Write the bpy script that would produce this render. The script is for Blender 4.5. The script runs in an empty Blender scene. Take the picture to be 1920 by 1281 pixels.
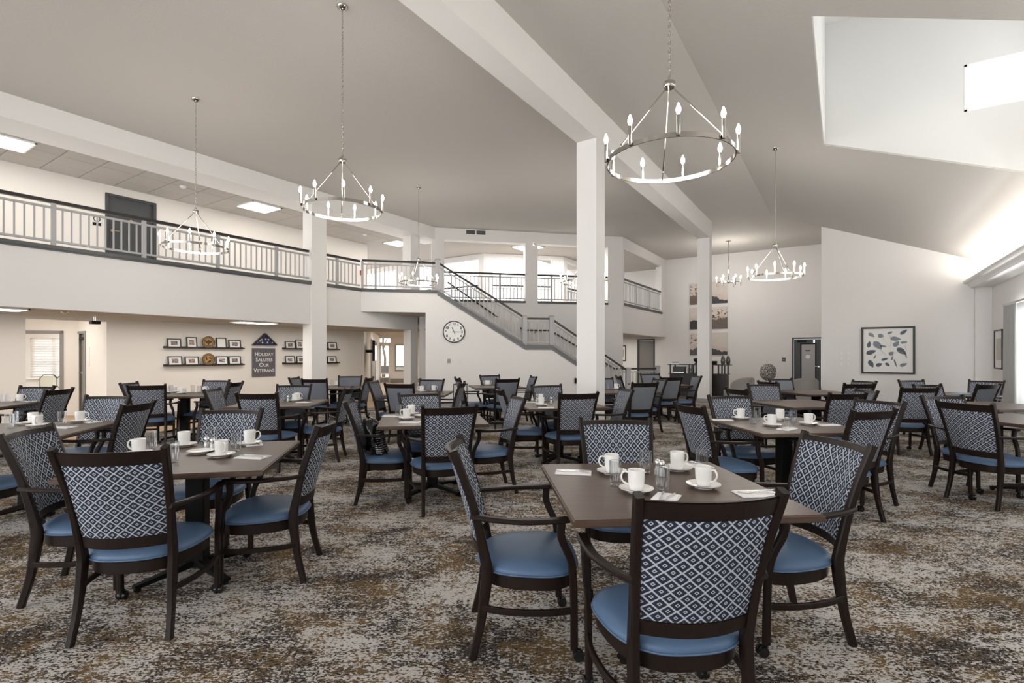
import bpy, bmesh, math, random
from mathutils import Vector, Matrix
random.seed(7)
PI = math.pi
R_ = math.radians
SC = bpy.context.scene
COL = SC.collection

# ---------------------------------------------------------------- camera
FPX, YH, HC = 950.0, 666.0, 1.42
TH = math.atan(620 / FPX)
CF = Vector((-math.sin(TH), math.cos(TH), 0))
CR = Vector((math.cos(TH), math.sin(TH), 0))
cam = bpy.data.cameras.new('camera')
camo = bpy.data.objects.new('camera', cam)
COL.objects.link(camo)
camo.location = (0, 0, HC)
camo.rotation_euler = (PI / 2, 0, TH)
cam.sensor_width = 36
cam.lens = 36 * FPX / 1920
cam.shift_y = (YH - 640.5) / 1920
cam.clip_start = 0.05
cam.clip_end = 300
SC.camera = camo
SC.view_settings.view_transform = 'Standard'
SC.view_settings.look = 'None'
SC.view_settings.gamma = 1
SC.view_settings.use_curve_mapping = False
SC.view_settings.exposure = 2.22

# ---------------------------------------------------------------- sky and daylight
wd = bpy.data.worlds.new('world')
SC.world = wd
wd.use_nodes = True
wb = wd.node_tree.nodes['Background']
wb.inputs[0].default_value = (0.975, 0.98, 0.985, 1)
wb.inputs[1].default_value = 0.86


def area(name, loc, rot, sx, sy, power, col=(1, 1, 1)):
    l = bpy.data.lights.new(name, 'AREA')
    l.shape = 'RECTANGLE'
    l.size = sx
    l.size_y = sy
    l.energy = power
    l.color = col
    o = bpy.data.objects.new(name, l)
    COL.objects.link(o)
    o.location = loc
    o.rotation_euler = rot
    return o


CZ = 5.5          # flat ceiling height
XR = -1.75        # ridge line
XW = 3.0          # window wall
SLOPE = 0.391
YA = 16.6         # wall with the framed picture
YF = 21.78        # far wall
XL = -10.9        # balcony front
XV = -13.0        # wall with the shelves
UF = 3.2          # upper floor height
SO = 2.18         # soffit under the balcony
UC = 5.12         # upper tile ceiling
# daylight just outside the windows of the window wall; added light outside the skylight's side window
area('daylight_windows', (XW + 0.55, 7.6, 1.55), (0, R_(90), 0), 1.9, 13.5, 680, (0.97, 0.985, 1.0))
area('added_well_light', (2.95, 8.0, 5.75), (0, R_(90), 0), 1.1, 3.0, 5, (0.98, 0.99, 1.0))
area('cove_lamp', (2.75, 8.3, 3.26), (R_(180), 0, 0), 0.12, 16.0, 45, (1.0, 0.96, 0.9))


# ---------------------------------------------------------------- materials
def mat(name, col, rough=0.6, metal=0.0, emit=None, estr=1.0, spec=0.5, trans=0.0, ior=1.45, alpha=1.0, coat=0.0):
    m = bpy.data.materials.new(name)
    m.use_nodes = True
    b = m.node_tree.nodes['Principled BSDF']
    b.inputs['Base Color'].default_value = (*col, 1)
    b.inputs['Roughness'].default_value = rough
    b.inputs['Metallic'].default_value = metal
    b.inputs['Specular IOR Level'].default_value = spec
    b.inputs['Transmission Weight'].default_value = trans
    b.inputs['IOR'].default_value = ior
    b.inputs['Alpha'].default_value = alpha
    b.inputs['Coat Weight'].default_value = coat
    if emit:
        b.inputs['Emission Color'].default_value = (*emit, 1)
        b.inputs['Emission Strength'].default_value = estr
    return m


class NT:
    def __init__(s, m):
        s.t = m.node_tree
        s.b = s.t.nodes['Principled BSDF']

    def n(s, typ, **kw):
        o = s.t.nodes.new(typ)
        for k, v in kw.items():
            setattr(o, k, v)
        return o

    def l(s, a, b):
        s.t.links.new(a, b)

    def math(s, op, a, b=None, c=None):
        o = s.n('ShaderNodeMath', operation=op)
        for i, v in enumerate((a, b, c)):
            if v is None:
                continue
            if isinstance(v, (int, float)):
                o.inputs[i].default_value = v
            else:
                s.l(v, o.inputs[i])
        return o.outputs[0]

    def mix(s, f, a, b, typ='MIX'):
        o = s.n('ShaderNodeMix', data_type='RGBA', blend_type=typ)
        for i, v in ((0, f), (6, a), (7, b)):
            if isinstance(v, (int, float)):
                o.inputs[i].default_value = v
            elif isinstance(v, tuple):
                o.inputs[i].default_value = (*v, 1)
            else:
                s.l(v, o.inputs[i])
        return o.outputs[2]

    def noise(s, vec, scale, detail=3, rough=0.5, dist=0.0):
        o = s.n('ShaderNodeTexNoise')
        o.inputs['Scale'].default_value = scale
        o.inputs['Detail'].default_value = detail
        o.inputs['Roughness'].default_value = rough
        o.inputs['Distortion'].default_value = dist
        if vec is not None:
            s.l(vec, o.inputs['Vector'])
        return o.outputs[0]

    def mapping(s, vec, loc=(0, 0, 0), rot=(0, 0, 0), sc=(1, 1, 1)):
        o = s.n('ShaderNodeMapping')
        o.inputs[1].default_value = loc
        o.inputs[2].default_value = rot
        o.inputs[3].default_value = sc
        s.l(vec, o.inputs[0])
        return o.outputs[0]

    def step(s, v, lo, hi):
        o = s.n('ShaderNodeMapRange')
        o.inputs[1].default_value = lo
        o.inputs[2].default_value = hi
        s.l(v, o.inputs[0])
        return o.outputs[0]

    def bump(s, h, strength=0.2, dist=0.01):
        o = s.n('ShaderNodeBump')
        o.inputs['Strength'].default_value = strength
        o.inputs['Distance'].default_value = dist
        s.l(h, o.inputs['Height'])
        s.l(o.outputs[0], s.b.inputs['Normal'])


def plaster(name, col, bump=0.12, scale=90):
    m = mat(name, col, 0.75, spec=0.25)
    t = NT(m)
    tc = t.n('ShaderNodeTexCoord')
    n = t.noise(tc.outputs['Object'], scale, 3)
    t.bump(n, bump, 0.004)
    return m


M = {}
M['wall'] = plaster('wall_paint', (0.775, 0.755, 0.74))
M['wall_warm'] = plaster('warm_wall_paint', (0.76, 0.725, 0.68))
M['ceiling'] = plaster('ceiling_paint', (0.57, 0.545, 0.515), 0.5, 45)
M['white'] = plaster('white_paint', (0.86, 0.855, 0.84))
M['well'] = plaster('skylight_well_paint', (0.66, 0.655, 0.64))
M['beam'] = plaster('beam_paint', (0.82, 0.805, 0.79))
M['tile'] = plaster('ceiling_tile', (0.47, 0.44, 0.405), 0.6, 200)
M['trimgrey'] = mat('dark_grey_trim', (0.085, 0.087, 0.09), 0.45)
M['stringer'] = mat('grey_stringer_paint', (0.17, 0.172, 0.178), 0.45)
M['railpaint'] = mat('light_grey_rail_paint', (0.42, 0.42, 0.425), 0.45)
M['handrail'] = mat('dark_handrail', (0.03, 0.028, 0.028), 0.35)
M['base'] = mat('grey_baseboard', (0.33, 0.335, 0.33), 0.5)
M['doorgrey'] = mat('charcoal_door_paint', (0.05, 0.054, 0.056), 0.42)
M['doorframe'] = mat('charcoal_door_frame', (0.045, 0.047, 0.05), 0.4)
M['doormid'] = mat('grey_door_paint', (0.22, 0.21, 0.2), 0.4)
M['doorglass'] = mat('frosted_door_panel', (0.36, 0.35, 0.34), 0.35)
M['black'] = mat('black_powder_coat', (0.006, 0.006, 0.006), 0.5, spec=0.2)
M['castblk'] = mat('black_gloss_plastic', (0.01, 0.01, 0.01), 0.25)
M['nickel'] = mat('polished_nickel', (0.46, 0.44, 0.41), 0.12, 1.0)
M['steel'] = mat('stainless_steel', (0.7, 0.7, 0.7), 0.2, 1.0)
M['brass'] = mat('brass', (0.65, 0.47, 0.2), 0.3, 1.0)
M['bulb'] = mat('lit_bulb', (1, 1, 1), 0.3, emit=(1.0, 0.93, 0.82), estr=14)
M['panel'] = mat('lit_diffuser', (1, 1, 1), 0.4, emit=(1.0, 0.97, 0.92), estr=1.6)
M['china'] = mat('white_china', (0.86, 0.85, 0.83), 0.18, coat=0.3)
M['napkin'] = mat('white_paper_napkin', (0.85, 0.85, 0.86), 0.8)
M['plastic'] = mat('white_plastic', (0.75, 0.74, 0.72), 0.4)
M['salt'] = mat('salt', (0.85, 0.85, 0.85), 0.8)
M['frameblk'] = mat('black_frame', (0.02, 0.018, 0.017), 0.4)
M['mat'] = mat('white_mat_board', (0.8, 0.79, 0.77), 0.7)
M['signgrey'] = mat('grey_sign', (0.105, 0.1, 0.115), 0.5)
M['letter'] = mat('white_lettering', (0.8, 0.78, 0.74), 0.5)
M['goldwood'] = mat('carved_golden_wood', (0.42, 0.25, 0.09), 0.45)
M['browndk'] = mat('dark_brown_carving', (0.06, 0.035, 0.02), 0.5)
M['navy'] = mat('navy_cloth', (0.03, 0.035, 0.10), 0.8)
M['screen'] = mat('black_screen', (0.01, 0.01, 0.012), 0.12)
M['red'] = mat('red_plastic', (0.5, 0.05, 0.03), 0.4)
M['bluebox'] = mat('light_blue_card', (0.2, 0.42, 0.55), 0.5)
M['lounge'] = mat('grey_lounge_upholstery', (0.25, 0.24, 0.225), 0.9, spec=0.1)
M['cream'] = mat('cream_vinyl', (0.55, 0.55, 0.47), 0.6)
M['curtain'] = mat('grey_curtain', (0.42, 0.42, 0.415), 0.85)
M['leafdk'] = mat('slate_blue_ink', (0.10, 0.125, 0.16), 0.7)
M['leafmd'] = mat('grey_blue_ink', (0.22, 0.25, 0.29), 0.7)
M['leaflt'] = mat('pale_grey_ink', (0.5, 0.5, 0.49), 0.7)
M['bag'] = mat('black_plastic_bag', (0.008, 0.008, 0.01), 0.18)
M['exterior'] = mat('outside_pale_siding', (0.24, 0.235, 0.225), 0.7)
M['bark'] = mat('tree_bark', (0.12, 0.10, 0.08), 0.9)
M['step'] = mat('stair_tread_carpet', (0.2, 0.18, 0.16), 0.9)


def glassy(name, col, mixf, rough=0.03, edge=1.0):
    m = bpy.data.materials.new(name)
    m.use_nodes = True
    t = m.node_tree
    t.nodes.clear()
    o = t.nodes.new('ShaderNodeOutputMaterial')
    tr = t.nodes.new('ShaderNodeBsdfTransparent')
    tr.inputs[0].default_value = (*col, 1)
    gl = t.nodes.new('ShaderNodeBsdfGlossy')
    gl.inputs['Roughness'].default_value = rough
    lw = t.nodes.new('ShaderNodeLayerWeight')
    lw.inputs[0].default_value = mixf
    mu = t.nodes.new('ShaderNodeMath')
    mu.operation = 'MULTIPLY_ADD'
    mu.inputs[1].default_value = edge
    mu.inputs[2].default_value = 0.05
    t.links.new(lw.outputs['Facing'], mu.inputs[0])
    mx = t.nodes.new('ShaderNodeMixShader')
    t.links.new(mu.outputs[0], mx.inputs[0])
    t.links.new(tr.outputs[0], mx.inputs[1])
    t.links.new(gl.outputs[0], mx.inputs[2])
    t.links.new(mx.outputs[0], o.inputs[0])
    return m


M['glass'] = glassy('drinking_glass', (0.91, 0.92, 0.93), 0.38, 0.10, 0.9)
M['pane'] = glassy('window_glass', (0.97, 0.98, 0.98), 0.12, 0.03, 0.3)

# sheer curtain
m = bpy.data.materials.new('sheer_curtain')
m.use_nodes = True
t = m.node_tree
t.nodes.clear()
o = t.nodes.new('ShaderNodeOutputMaterial')
a = t.nodes.new('ShaderNodeBsdfDiffuse')
a.inputs[0].default_value = (0.7, 0.69, 0.67, 1)
b = t.nodes.new('ShaderNodeBsdfTranslucent')
b.inputs[0].default_value = (0.09, 0.09, 0.088, 1)
c = t.nodes.new('ShaderNodeBsdfTransparent')
x1 = t.nodes.new('ShaderNodeMixShader')
x1.inputs[0].default_value = 0.6
x2 = t.nodes.new('ShaderNodeMixShader')
x2.inputs[0].default_value = 0.01
t.links.new(a.outputs[0], x1.inputs[1])
t.links.new(b.outputs[0], x1.inputs[2])
t.links.new(x1.outputs[0], x2.inputs[1])
t.links.new(c.outputs[0], x2.inputs[2])
t.links.new(x2.outputs[0], o.inputs[0])
M['sheer'] = m

# dark stained wood of the chairs
m = mat('dark_stained_wood', (0.016, 0.010, 0.008), 0.38, spec=0.28)
t = NT(m)
tc = t.n('ShaderNodeTexCoord')
n = t.noise(t.mapping(tc.outputs['Object'], sc=(14, 14, 3)), 4, 4)
t.l(t.mix(n, (0.0095, 0.0052, 0.004), (0.018, 0.011, 0.0085)), t.b.inputs['Base Color'])
M['wood'] = m

# table laminate
m = mat('walnut_laminate', (0.11, 0.08, 0.06), 0.36, spec=0.4)
t = NT(m)
tc = t.n('ShaderNodeTexCoord')
n = t.noise(t.mapping(tc.outputs['Object'], sc=(1.5, 26, 1)), 3, 5, 0.6)
t.l(t.mix(t.step(n, 0.3, 0.7), (0.060, 0.037, 0.026), (0.102, 0.066, 0.048)), t.b.inputs['Base Color'])
M['laminate'] = m

# blue vinyl
m = mat('blue_vinyl', (0.082, 0.140, 0.240), 0.42, spec=0.4)
t = NT(m)
tc = t.n('ShaderNodeTexCoord')
n = t.noise(tc.outputs['Object'], 400, 2)
t.bump(n, 0.08, 0.001)
M['vinyl'] = m

# woven diamond fabric
m = mat('navy_diamond_fabric', (0.1, 0.1, 0.15), 0.85, spec=0.15)
t = NT(m)
uv = t.n('ShaderNodeUVMap')
sx = t.n('ShaderNodeSeparateXYZ')
t.l(uv.outputs[0], sx.inputs[0])
fx = t.math('DIVIDE', sx.outputs[0], 0.056)
fz = t.math('DIVIDE', sx.outputs[1], 0.049)
aa = t.math('ADD', fx, fz)
bb = t.math('SUBTRACT', fx, fz)
ca = t.math('ABSOLUTE', t.math('SUBTRACT', t.math('FRACT', aa), 0.5))
cb = t.math('ABSOLUTE', t.math('SUBTRACT', t.math('FRACT', bb), 0.5))
# alternate rows of small and large cells
par = t.math('MODULO', t.math('ADD', t.math('ADD', t.math('FLOOR', aa), t.math('FLOOR', bb)), 100.0), 2.0)
mm = t.math('MAXIMUM', ca, cb)
lim = t.math('SUBTRACT', 0.44, t.math('MULTIPLY', par, 0.035))
line = t.math('GREATER_THAN', mm, lim)
in1 = t.math('MULTIPLY', t.math('LESS_THAN', mm, 0.158), t.math('GREATER_THAN', mm, 0.075))
both = t.math('MAXIMUM', line, in1)
nz = t.noise(uv.outputs[0], 900, 1)
dark = t.mix(nz, (0.016, 0.020, 0.036), (0.034, 0.040, 0.062))
light = t.mix(nz, (0.36, 0.39, 0.44), (0.50, 0.53, 0.58))
t.l(t.mix(both, dark, light), t.b.inputs['Base Color'])
M['fabric'] = m

# carpet
m = mat('mottled_carpet', (0.3, 0.3, 0.3), 0.95, spec=0.05)
t = NT(m)
tc = t.n('ShaderNodeTexCoord')
obj = tc.outputs['Object']
rot = t.mapping(obj, rot=(0, 0, R_(-33)))
# rotate first, then stretch: streaks run across the room
st = t.mapping(rot, sc=(1.0, 1.7, 1.0))
big = t.noise(t.mapping(rot, sc=(1.0, 1.5, 1.0)), 1.5, 3, 0.55)
med = t.noise(st, 12.0, 4, 0.65)
fine = t.noise(st, 52.0, 3, 0.65, 0.3)
vf = t.math('ADD', t.math('MULTIPLY', fine, 0.95), t.math('ADD', t.math('MULTIPLY', med, 0.55), t.math('MULTIPLY', big, 0.55)))
# vf centred about 1.02
wmask = t.step(vf, 1.035, 1.055)
gold_b = t.noise(t.mapping(rot, loc=(7, 3, 0)), 3.4, 3, 0.6)
gold_f = t.noise(t.mapping(st, loc=(3, 9, 0)), 44.0, 3, 0.6, 0.3)
gmask = t.step(t.math('ADD', t.math('MULTIPLY', gold_f, 0.9), t.math('MULTIPLY', gold_b, 0.75)), 0.83, 0.85)
dk = t.noise(t.mapping(st, loc=(13, 1, 0)), 52.0, 3, 0.6, 0.2)
dkm = t.step(dk, 0.47, 0.53)
base = t.mix(dkm, (0.022, 0.018, 0.0165), (0.098, 0.086, 0.080))
base = t.mix(gmask, base, (0.165, 0.108, 0.050))
wcol = t.mix(t.noise(st, 70, 2), (0.45, 0.425, 0.405), (0.62, 0.595, 0.57))
base = t.mix(wmask, base, wcol)
t.l(base, t.b.inputs['Base Color'])
t.bump(t.noise(obj, 260, 2), 0.6, 0.004)
M['carpet'] = m

# vinyl plank floor
m = mat('oak_plank_floor', (0.42, 0.27, 0.13), 0.4)
t = NT(m)
tc = t.n('ShaderNodeTexCoord')
n = t.noise(t.mapping(tc.outputs['Object'], sc=(12, 1.2, 1)), 3, 4)
t.l(t.mix(n, (0.36, 0.23, 0.12), (0.52, 0.36, 0.19)), t.b.inputs['Base Color'])
M['oak'] = m

# grain for the console
M['espresso'] = mat('espresso_veneer', (0.018, 0.013, 0.012), 0.4)


def canvas_mat(name, seed, hor, tilt, dark, spot):
    m = mat(name, (0.5, 0.45, 0.4), 0.8)
    t = NT(m)
    uv = t.n('ShaderNodeUVMap')
    s = t.n('ShaderNodeSeparateXYZ')
    t.l(uv.outputs[0], s.inputs[0])
    n = t.noise(t.mapping(uv.outputs[0], loc=(seed, seed * 2, 0), sc=(1.5, 2, 1)), 2.2, 3)
    v = t.math('ADD', s.outputs[1], t.math('ADD', t.math('MULTIPLY', t.math('SUBTRACT', n, 0.5), 0.35), t.math('MULTIPLY', s.outputs[0], tilt)))
    low = t.step(v, hor + 0.015, hor - 0.015)
    mid = t.step(v, hor + 0.22, hor + 0.05)
    up = t.mix(t.noise(uv.outputs[0], 3 + seed, 3), (0.60, 0.53, 0.49), (0.72, 0.66, 0.61))
    up = t.mix(mid, up, (0.62, 0.51, 0.45))
    d = t.mix(t.noise(uv.outputs[0], 5, 3), tuple(x * 1.7 for x in dark), dark)
    col = t.mix(low, up, d)
    if spot:
        w = t.noise(t.mapping(uv.outputs[0], loc=(seed * 3, 1, 0), rot=(0, 0, 0.8), sc=(5, 9, 1)), 1.0, 3, 0.6)
        band = t.math('MULTIPLY', t.step(w, 0.55, 0.58), t.math('MULTIPLY', t.step(s.outputs[1], 0.42, 0.5), t.step(s.outputs[1], 0.95, 0.85)))
        col = t.mix(band, col, (0.13, 0.085, 0.04))
    t.l(col, t.b.inputs['Base Color'])
    return m


# ---------------------------------------------------------------- mesh helpers
def obj(name, bm, m, parent=None, smooth=False, label=None, cat=None, group=None, kind=None, loc=None, rz=None):
    me = bpy.data.meshes.new(name)
    bm.normal_update()
    bm.to_mesh(me)
    bm.free()
    if isinstance(m, (list, tuple)):
        for k in m:
            me.materials.append(k)
    else:
        me.materials.append(m)
    if smooth:
        me.polygons.foreach_set('use_smooth', [True] * len(me.polygons))
        if smooth == 'auto':
            me.set_sharp_from_angle(angle=R_(40))
    o = bpy.data.objects.new(name, me)
    COL.objects.link(o)
    if parent is not None:
        o.parent = parent
    if loc is not None:
        o.location = loc
    if rz is not None:
        o.rotation_euler = (0, 0, rz)
    tag(o, label, cat, group, kind)
    return o


def tag(o, label=None, cat=None, group=None, kind=None):
    for k, v in (('label', label), ('category', cat), ('group', group), ('kind', kind)):
        if v:
            o[k] = v
    return o


def thing(name, label, cat, loc=(0, 0, 0), rz=0, group=None):
    o = bpy.data.objects.new(name, None)
    o.empty_display_size = 0.1
    COL.objects.link(o)
    o.location = loc
    o.rotation_euler = (0, 0, rz)
    return tag(o, label, cat, group)


KIDS = {}


def dup(src, loc, rz=0, label=None, group=None, parent=None):
    c = src.copy()
    COL.objects.link(c)
    c.parent = parent
    c.location = loc
    c.rotation_euler = (0, 0, rz)
    if label:
        c['label'] = label
    if group:
        c['group'] = group
    for ch in KIDS.get(src.name, None) or list(src.children):
        d = ch.copy()
        COL.objects.link(d)
        d.parent = c
        for g in list(ch.children):
            e = g.copy()
            COL.objects.link(e)
            e.parent = d
    return c


def box(bm, x0, x1, y0, y1, z0, z1, mi=0):
    v = [bm.verts.new(p) for p in ((x0, y0, z0), (x1, y0, z0), (x1, y1, z0), (x0, y1, z0), (x0, y0, z1), (x1, y0, z1), (x1, y1, z1), (x0, y1, z1))]
    for f in ((0, 3, 2, 1), (4, 5, 6, 7), (0, 1, 5, 4), (1, 2, 6, 5), (2, 3, 7, 6), (3, 0, 4, 7)):
        bm.faces.new([v[i] for i in f]).material_index = mi
    return v


def B(*a):
    bm = bmesh.new()
    box(bm, *a)
    return bm


def bev(bm, w=0.004, seg=2):
    bmesh.ops.bevel(bm, geom=list(bm.edges), offset=w, segments=seg, profile=0.6, affect='EDGES')
    return bm


def prism(bm, pts, y0, y1, mi=0):
    """polygon in the (x, z) plane, extruded along y"""
    a = [bm.verts.new((p[0], y0, p[1])) for p in pts]
    b = [bm.verts.new((p[0], y1, p[1])) for p in pts]
    n = len(pts)
    f1 = bm.faces.new(a)
    f2 = bm.faces.new(b[::-1])
    for i in range(n):
        bm.faces.new((a[i], b[i], b[(i + 1) % n], a[(i + 1) % n]))
    for f in bm.faces:
        f.material_index = mi
    bmesh.ops.recalc_face_normals(bm, faces=list(bm.faces))
    return bm


def zprism(bm, pts, z0, z1):
    a = [bm.verts.new((p[0], p[1], z0)) for p in pts]
    b = [bm.verts.new((p[0], p[1], z1)) for p in pts]
    n = len(pts)
    bm.faces.new(a[::-1])
    bm.faces.new(b)
    for i in range(n):
        bm.faces.new((a[i], a[(i + 1) % n], b[(i + 1) % n], b[i]))
    bmesh.ops.recalc_face_normals(bm, faces=list(bm.faces))
    return bm


def lathe(bm, prof, seg=20, cx=0, cy=0, cz=0, cap=True, scale=None):
    rings = []
    for r, z in prof:
        rings.append([bm.verts.new((cx + max(r, 1e-5) * math.cos(2 * PI * i / seg), cy + max(r, 1e-5) * math.sin(2 * PI * i / seg), cz + z)) for i in range(seg)])
    for a, b in zip(rings, rings[1:]):
        for i in range(seg):
            j = (i + 1) % seg
            bm.faces.new((a[i], a[j], b[j], b[i]))
    if cap:
        bm.faces.new(rings[0][::-1])
        bm.faces.new(rings[-1])
    return bm


def crom(pts, n=6):
    P = [Vector(p) for p in pts]
    P = [P[0] * 2 - P[1]] + P + [P[-1] * 2 - P[-2]]
    out = []
    for i in range(1, len(P) - 2):
        for k in range(n):
            t = k / n
            p0, p1, p2, p3 = P[i - 1:i + 3]
            out.append(0.5 * ((2 * p1) + (p2 - p0) * t + (2 * p0 - 5 * p1 + 4 * p2 - p3) * t * t + (3 * p1 - p0 - 3 * p2 + p3) * t ** 3))
    out.append(P[-2])
    return out


def sweep(bm, pts, w, d, side=(1, 0, 0), rnd=0.3, closed=False, segs=None):
    """sweep a rounded rectangle (w along 'side', d across it) along the points; w, d may be lists"""
    n = len(pts)
    pts = [Vector(p) for p in pts]
    side = Vector(side)
    rings = []
    for i, p in enumerate(pts):
        if closed:
            t = pts[(i + 1) % n] - pts[i - 1]
        else:
            t = pts[min(i + 1, n - 1)] - pts[max(i - 1, 0)]
        t.normalize()
        s = side - t * side.dot(t)
        if s.length < 1e-4:
            s = t.orthogonal()
        s.normalize()
        u = t.cross(s)
        f = i / (n - 1)
        W = (w if not isinstance(w, (list, tuple)) else w[0] + (w[1] - w[0]) * f) / 2
        Dd = (d if not isinstance(d, (list, tuple)) else d[0] + (d[1] - d[0]) * f) / 2
        k = min(W, Dd) * rnd * 2
        ring = []
        for (a, b) in ((W, Dd - k), (W - k, Dd), (-W + k, Dd), (-W, Dd - k), (-W, -Dd + k), (-W + k, -Dd), (W - k, -Dd), (W, -Dd + k)):
            ring.append(bm.verts.new(p + s * a + u * b))
        rings.append(ring)
    m = len(rings)
    for i in range(m if closed else m - 1):
        a, b = rings[i], rings[(i + 1) % m]
        for j in range(8):
            k = (j + 1) % 8
            bm.faces.new((a[j], a[k], b[k], b[j]))
    if not closed:
        bm.faces.new(rings[0][::-1])
        bm.faces.new(rings[-1])
    bmesh.ops.recalc_face_normals(bm, faces=list(bm.faces))
    return bm


def tube(bm, pts, r, seg=8, closed=False):
    pts = [Vector(p) for p in pts]
    n = len(pts)
    rings = []
    prev = None
    for i, p in enumerate(pts):
        t = (pts[(i + 1) % n] - pts[i - 1]) if closed else (pts[min(i + 1, n - 1)] - pts[max(i - 1, 0)])
        t.normalize()
        s = prev - t * prev.dot(t) if prev is not None else t.orthogonal()
        s.normalize()
        prev = s
        u = t.cross(s)
        rr = r if not isinstance(r, (list, tuple)) else r[0] + (r[1] - r[0]) * i / (n - 1)
        rings.append([bm.verts.new(p + s * rr * math.cos(2 * PI * k / seg) + u * rr * math.sin(2 * PI * k / seg)) for k in range(seg)])
    for i in range(n if closed else n - 1):
        a, b = rings[i], rings[(i + 1) % n]
        for j in range(seg):
            k = (j + 1) % seg
            bm.faces.new((a[j], a[k], b[k], b[j]))
    if not closed:
        bm.faces.new(rings[0][::-1])
        bm.faces.new(rings[-1])
    return bm


def text_mesh(s, size, depth=0.002, align='CENTER', bold=0.0):
    cu = bpy.data.curves.new('t', 'FONT')
    cu.body = s
    cu.size = size
    cu.align_x = align
    cu.extrude = depth
    cu.offset = bold
    o = bpy.data.objects.new('t', cu)
    COL.objects.link(o)
    dg = bpy.context.evaluated_depsgraph_get()
    me = bpy.data.meshes.new_from_object(o.evaluated_get(dg))
    bpy.data.objects.remove(o)
    return me


def add_mesh(bm, me, mtx):
    b2 = bmesh.new()
    b2.from_mesh(me)
    bmesh.ops.transform(b2, matrix=mtx, verts=b2.verts)
    me2 = bpy.data.meshes.new('tmp')
    b2.to_mesh(me2)
    b2.free()
    bm.from_mesh(me2)
    bpy.data.meshes.remove(me2)


def ray(px, D):
    """floor-plan point seen at image column px at depth D"""
    p = CF * D + CR * (D * (px - 960) / FPX)
    return Vector((p.x, p.y, 0))


def atz(px, py, z):
    p = ray(px, FPX * (HC - z) / (py - YH))
    p.z = z
    return p


def on(px, A, ang):
    """distance s along a wall line (through A, heading ang) seen at column px, and the depth"""
    u = Vector((math.cos(ang), math.sin(ang), 0))
    n = Vector((-math.sin(ang), math.cos(ang), 0))
    d = CF + CR * ((px - 960) / FPX)
    A = Vector((A[0], A[1], 0))
    D = n.dot(A) / n.dot(d)
    return (d * D - A).dot(u), D


def zat(py, D):
    return HC - (py - YH) * D / FPX


class Wall:
    """frame of a wall: local x along it, local y away from the room"""
    def __init__(s, A, ang):
        s.A, s.ang = A, ang

    def s(s_, px):
        return on(px, s_.A, s_.ang)[0]

    def z(s_, px, py):
        return zat(py, on(px, s_.A, s_.ang)[1])

    def put(s_, o, x=0, y=0, z=0):
        u = Vector((math.cos(s_.ang), math.sin(s_.ang)))
        n = Vector((-math.sin(s_.ang), math.cos(s_.ang)))
        p = Vector(s_.A) + u * x + n * y
        o.location = (p.x, p.y, z)
        o.rotation_euler = (0, 0, s_.ang)
        return o


def holed(bm, s0, s1, z0, z1, holes, y0=0, y1=0.15):
    xs = sorted({s0, s1, *[h[0] for h in holes], *[h[1] for h in holes]})
    zs = sorted({z0, z1, *[h[2] for h in holes], *[h[3] for h in holes]})
    xs = [x for x in xs if s0 <= x <= s1]
    zs = [z for z in zs if z0 <= z <= z1]
    for a, b in zip(xs, xs[1:]):
        run = None
        for c, d in zip(zs, zs[1:]):
            mx, mz = (a + b) / 2, (c + d) / 2
            if any(h[0] < mx < h[1] and h[2] < mz < h[3] for h in holes):
                if run:
                    box(bm, a, b, y0, y1, *run)
                run = None
            else:
                run = (run[0], d) if run else (c, d)
        if run:
            box(bm, a, b, y0, y1, *run)
    return bm


def struct(name, bm, m, W=None, label=None, smooth=False, **kw):
    o = obj(name, bm, m, kind='structure', label=label, smooth=smooth)
    if W:
        W.put(o, **kw)
    return o

# ================================================================ THE SETTING
A90, A45, A0 = PI / 2, PI / 4, 0.0
Wbal = Wall((XL, 0), A90)          # balcony front
Wvet = Wall((XV, 0), A90)          # wall with shelves
Wbb = Wall((-13.37, 0), A90)       # wall behind the balcony
Wc = Wall((XL, 9.24), A45)         # stair wall with the clock
Wg = Wall((XL, 12.2), A45)         # gallery wall behind the stair
P2 = Vector((XL, 12.2)) + Vector((math.cos(A45), math.sin(A45))) * 6.43
Wg3 = Wall((P2.x, 0), A90)
Wf = Wall((0, YF), A0)
Wa = Wall((0, YA), A0)
Ww = Wall((XW, 0), -A90)

# floors
bm = bmesh.new()
zprism(bm, [(-10.6, -7), (6, -7), (6, 26), (-10.6, 26)], -0.1, 0)
struct('floor', bm, M['carpet'])
bm = bmesh.new()
zprism(bm, [(-27, -7), (-10.6, -7), (-10.6, 26), (-27, 26)], -0.1, 0)
fo = struct('floor_oak', bm, M['oak'])
# a few rows of planks near the edge of the carpet, each one a piece of its own
pk = None
for i in range(9):
    for j in range(7):
        y = 1.5 + j * 1.22 + (i % 3) * 0.4
        if pk is None:
            pk = obj('plank', bev(B(-0.098, 0.098, 0.002, 1.218, 0, 0.004), 0.0015, 1), M['oak'], fo)
            q = pk
        else:
            q = pk.copy()
            COL.objects.link(q)
        q.location = (-10.72 - i * 0.2, y, 0)

# main ceiling, ridge and sloped ceiling with the skylight hole
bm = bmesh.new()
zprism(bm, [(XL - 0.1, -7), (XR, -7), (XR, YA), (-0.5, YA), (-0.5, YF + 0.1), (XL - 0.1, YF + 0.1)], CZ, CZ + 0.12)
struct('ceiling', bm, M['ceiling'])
SX0, SX1, SY0, SY1 = -0.27, 2.62, 6.07, 9.9


def slz(x):
    return CZ - SLOPE * (x - XR)


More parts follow.
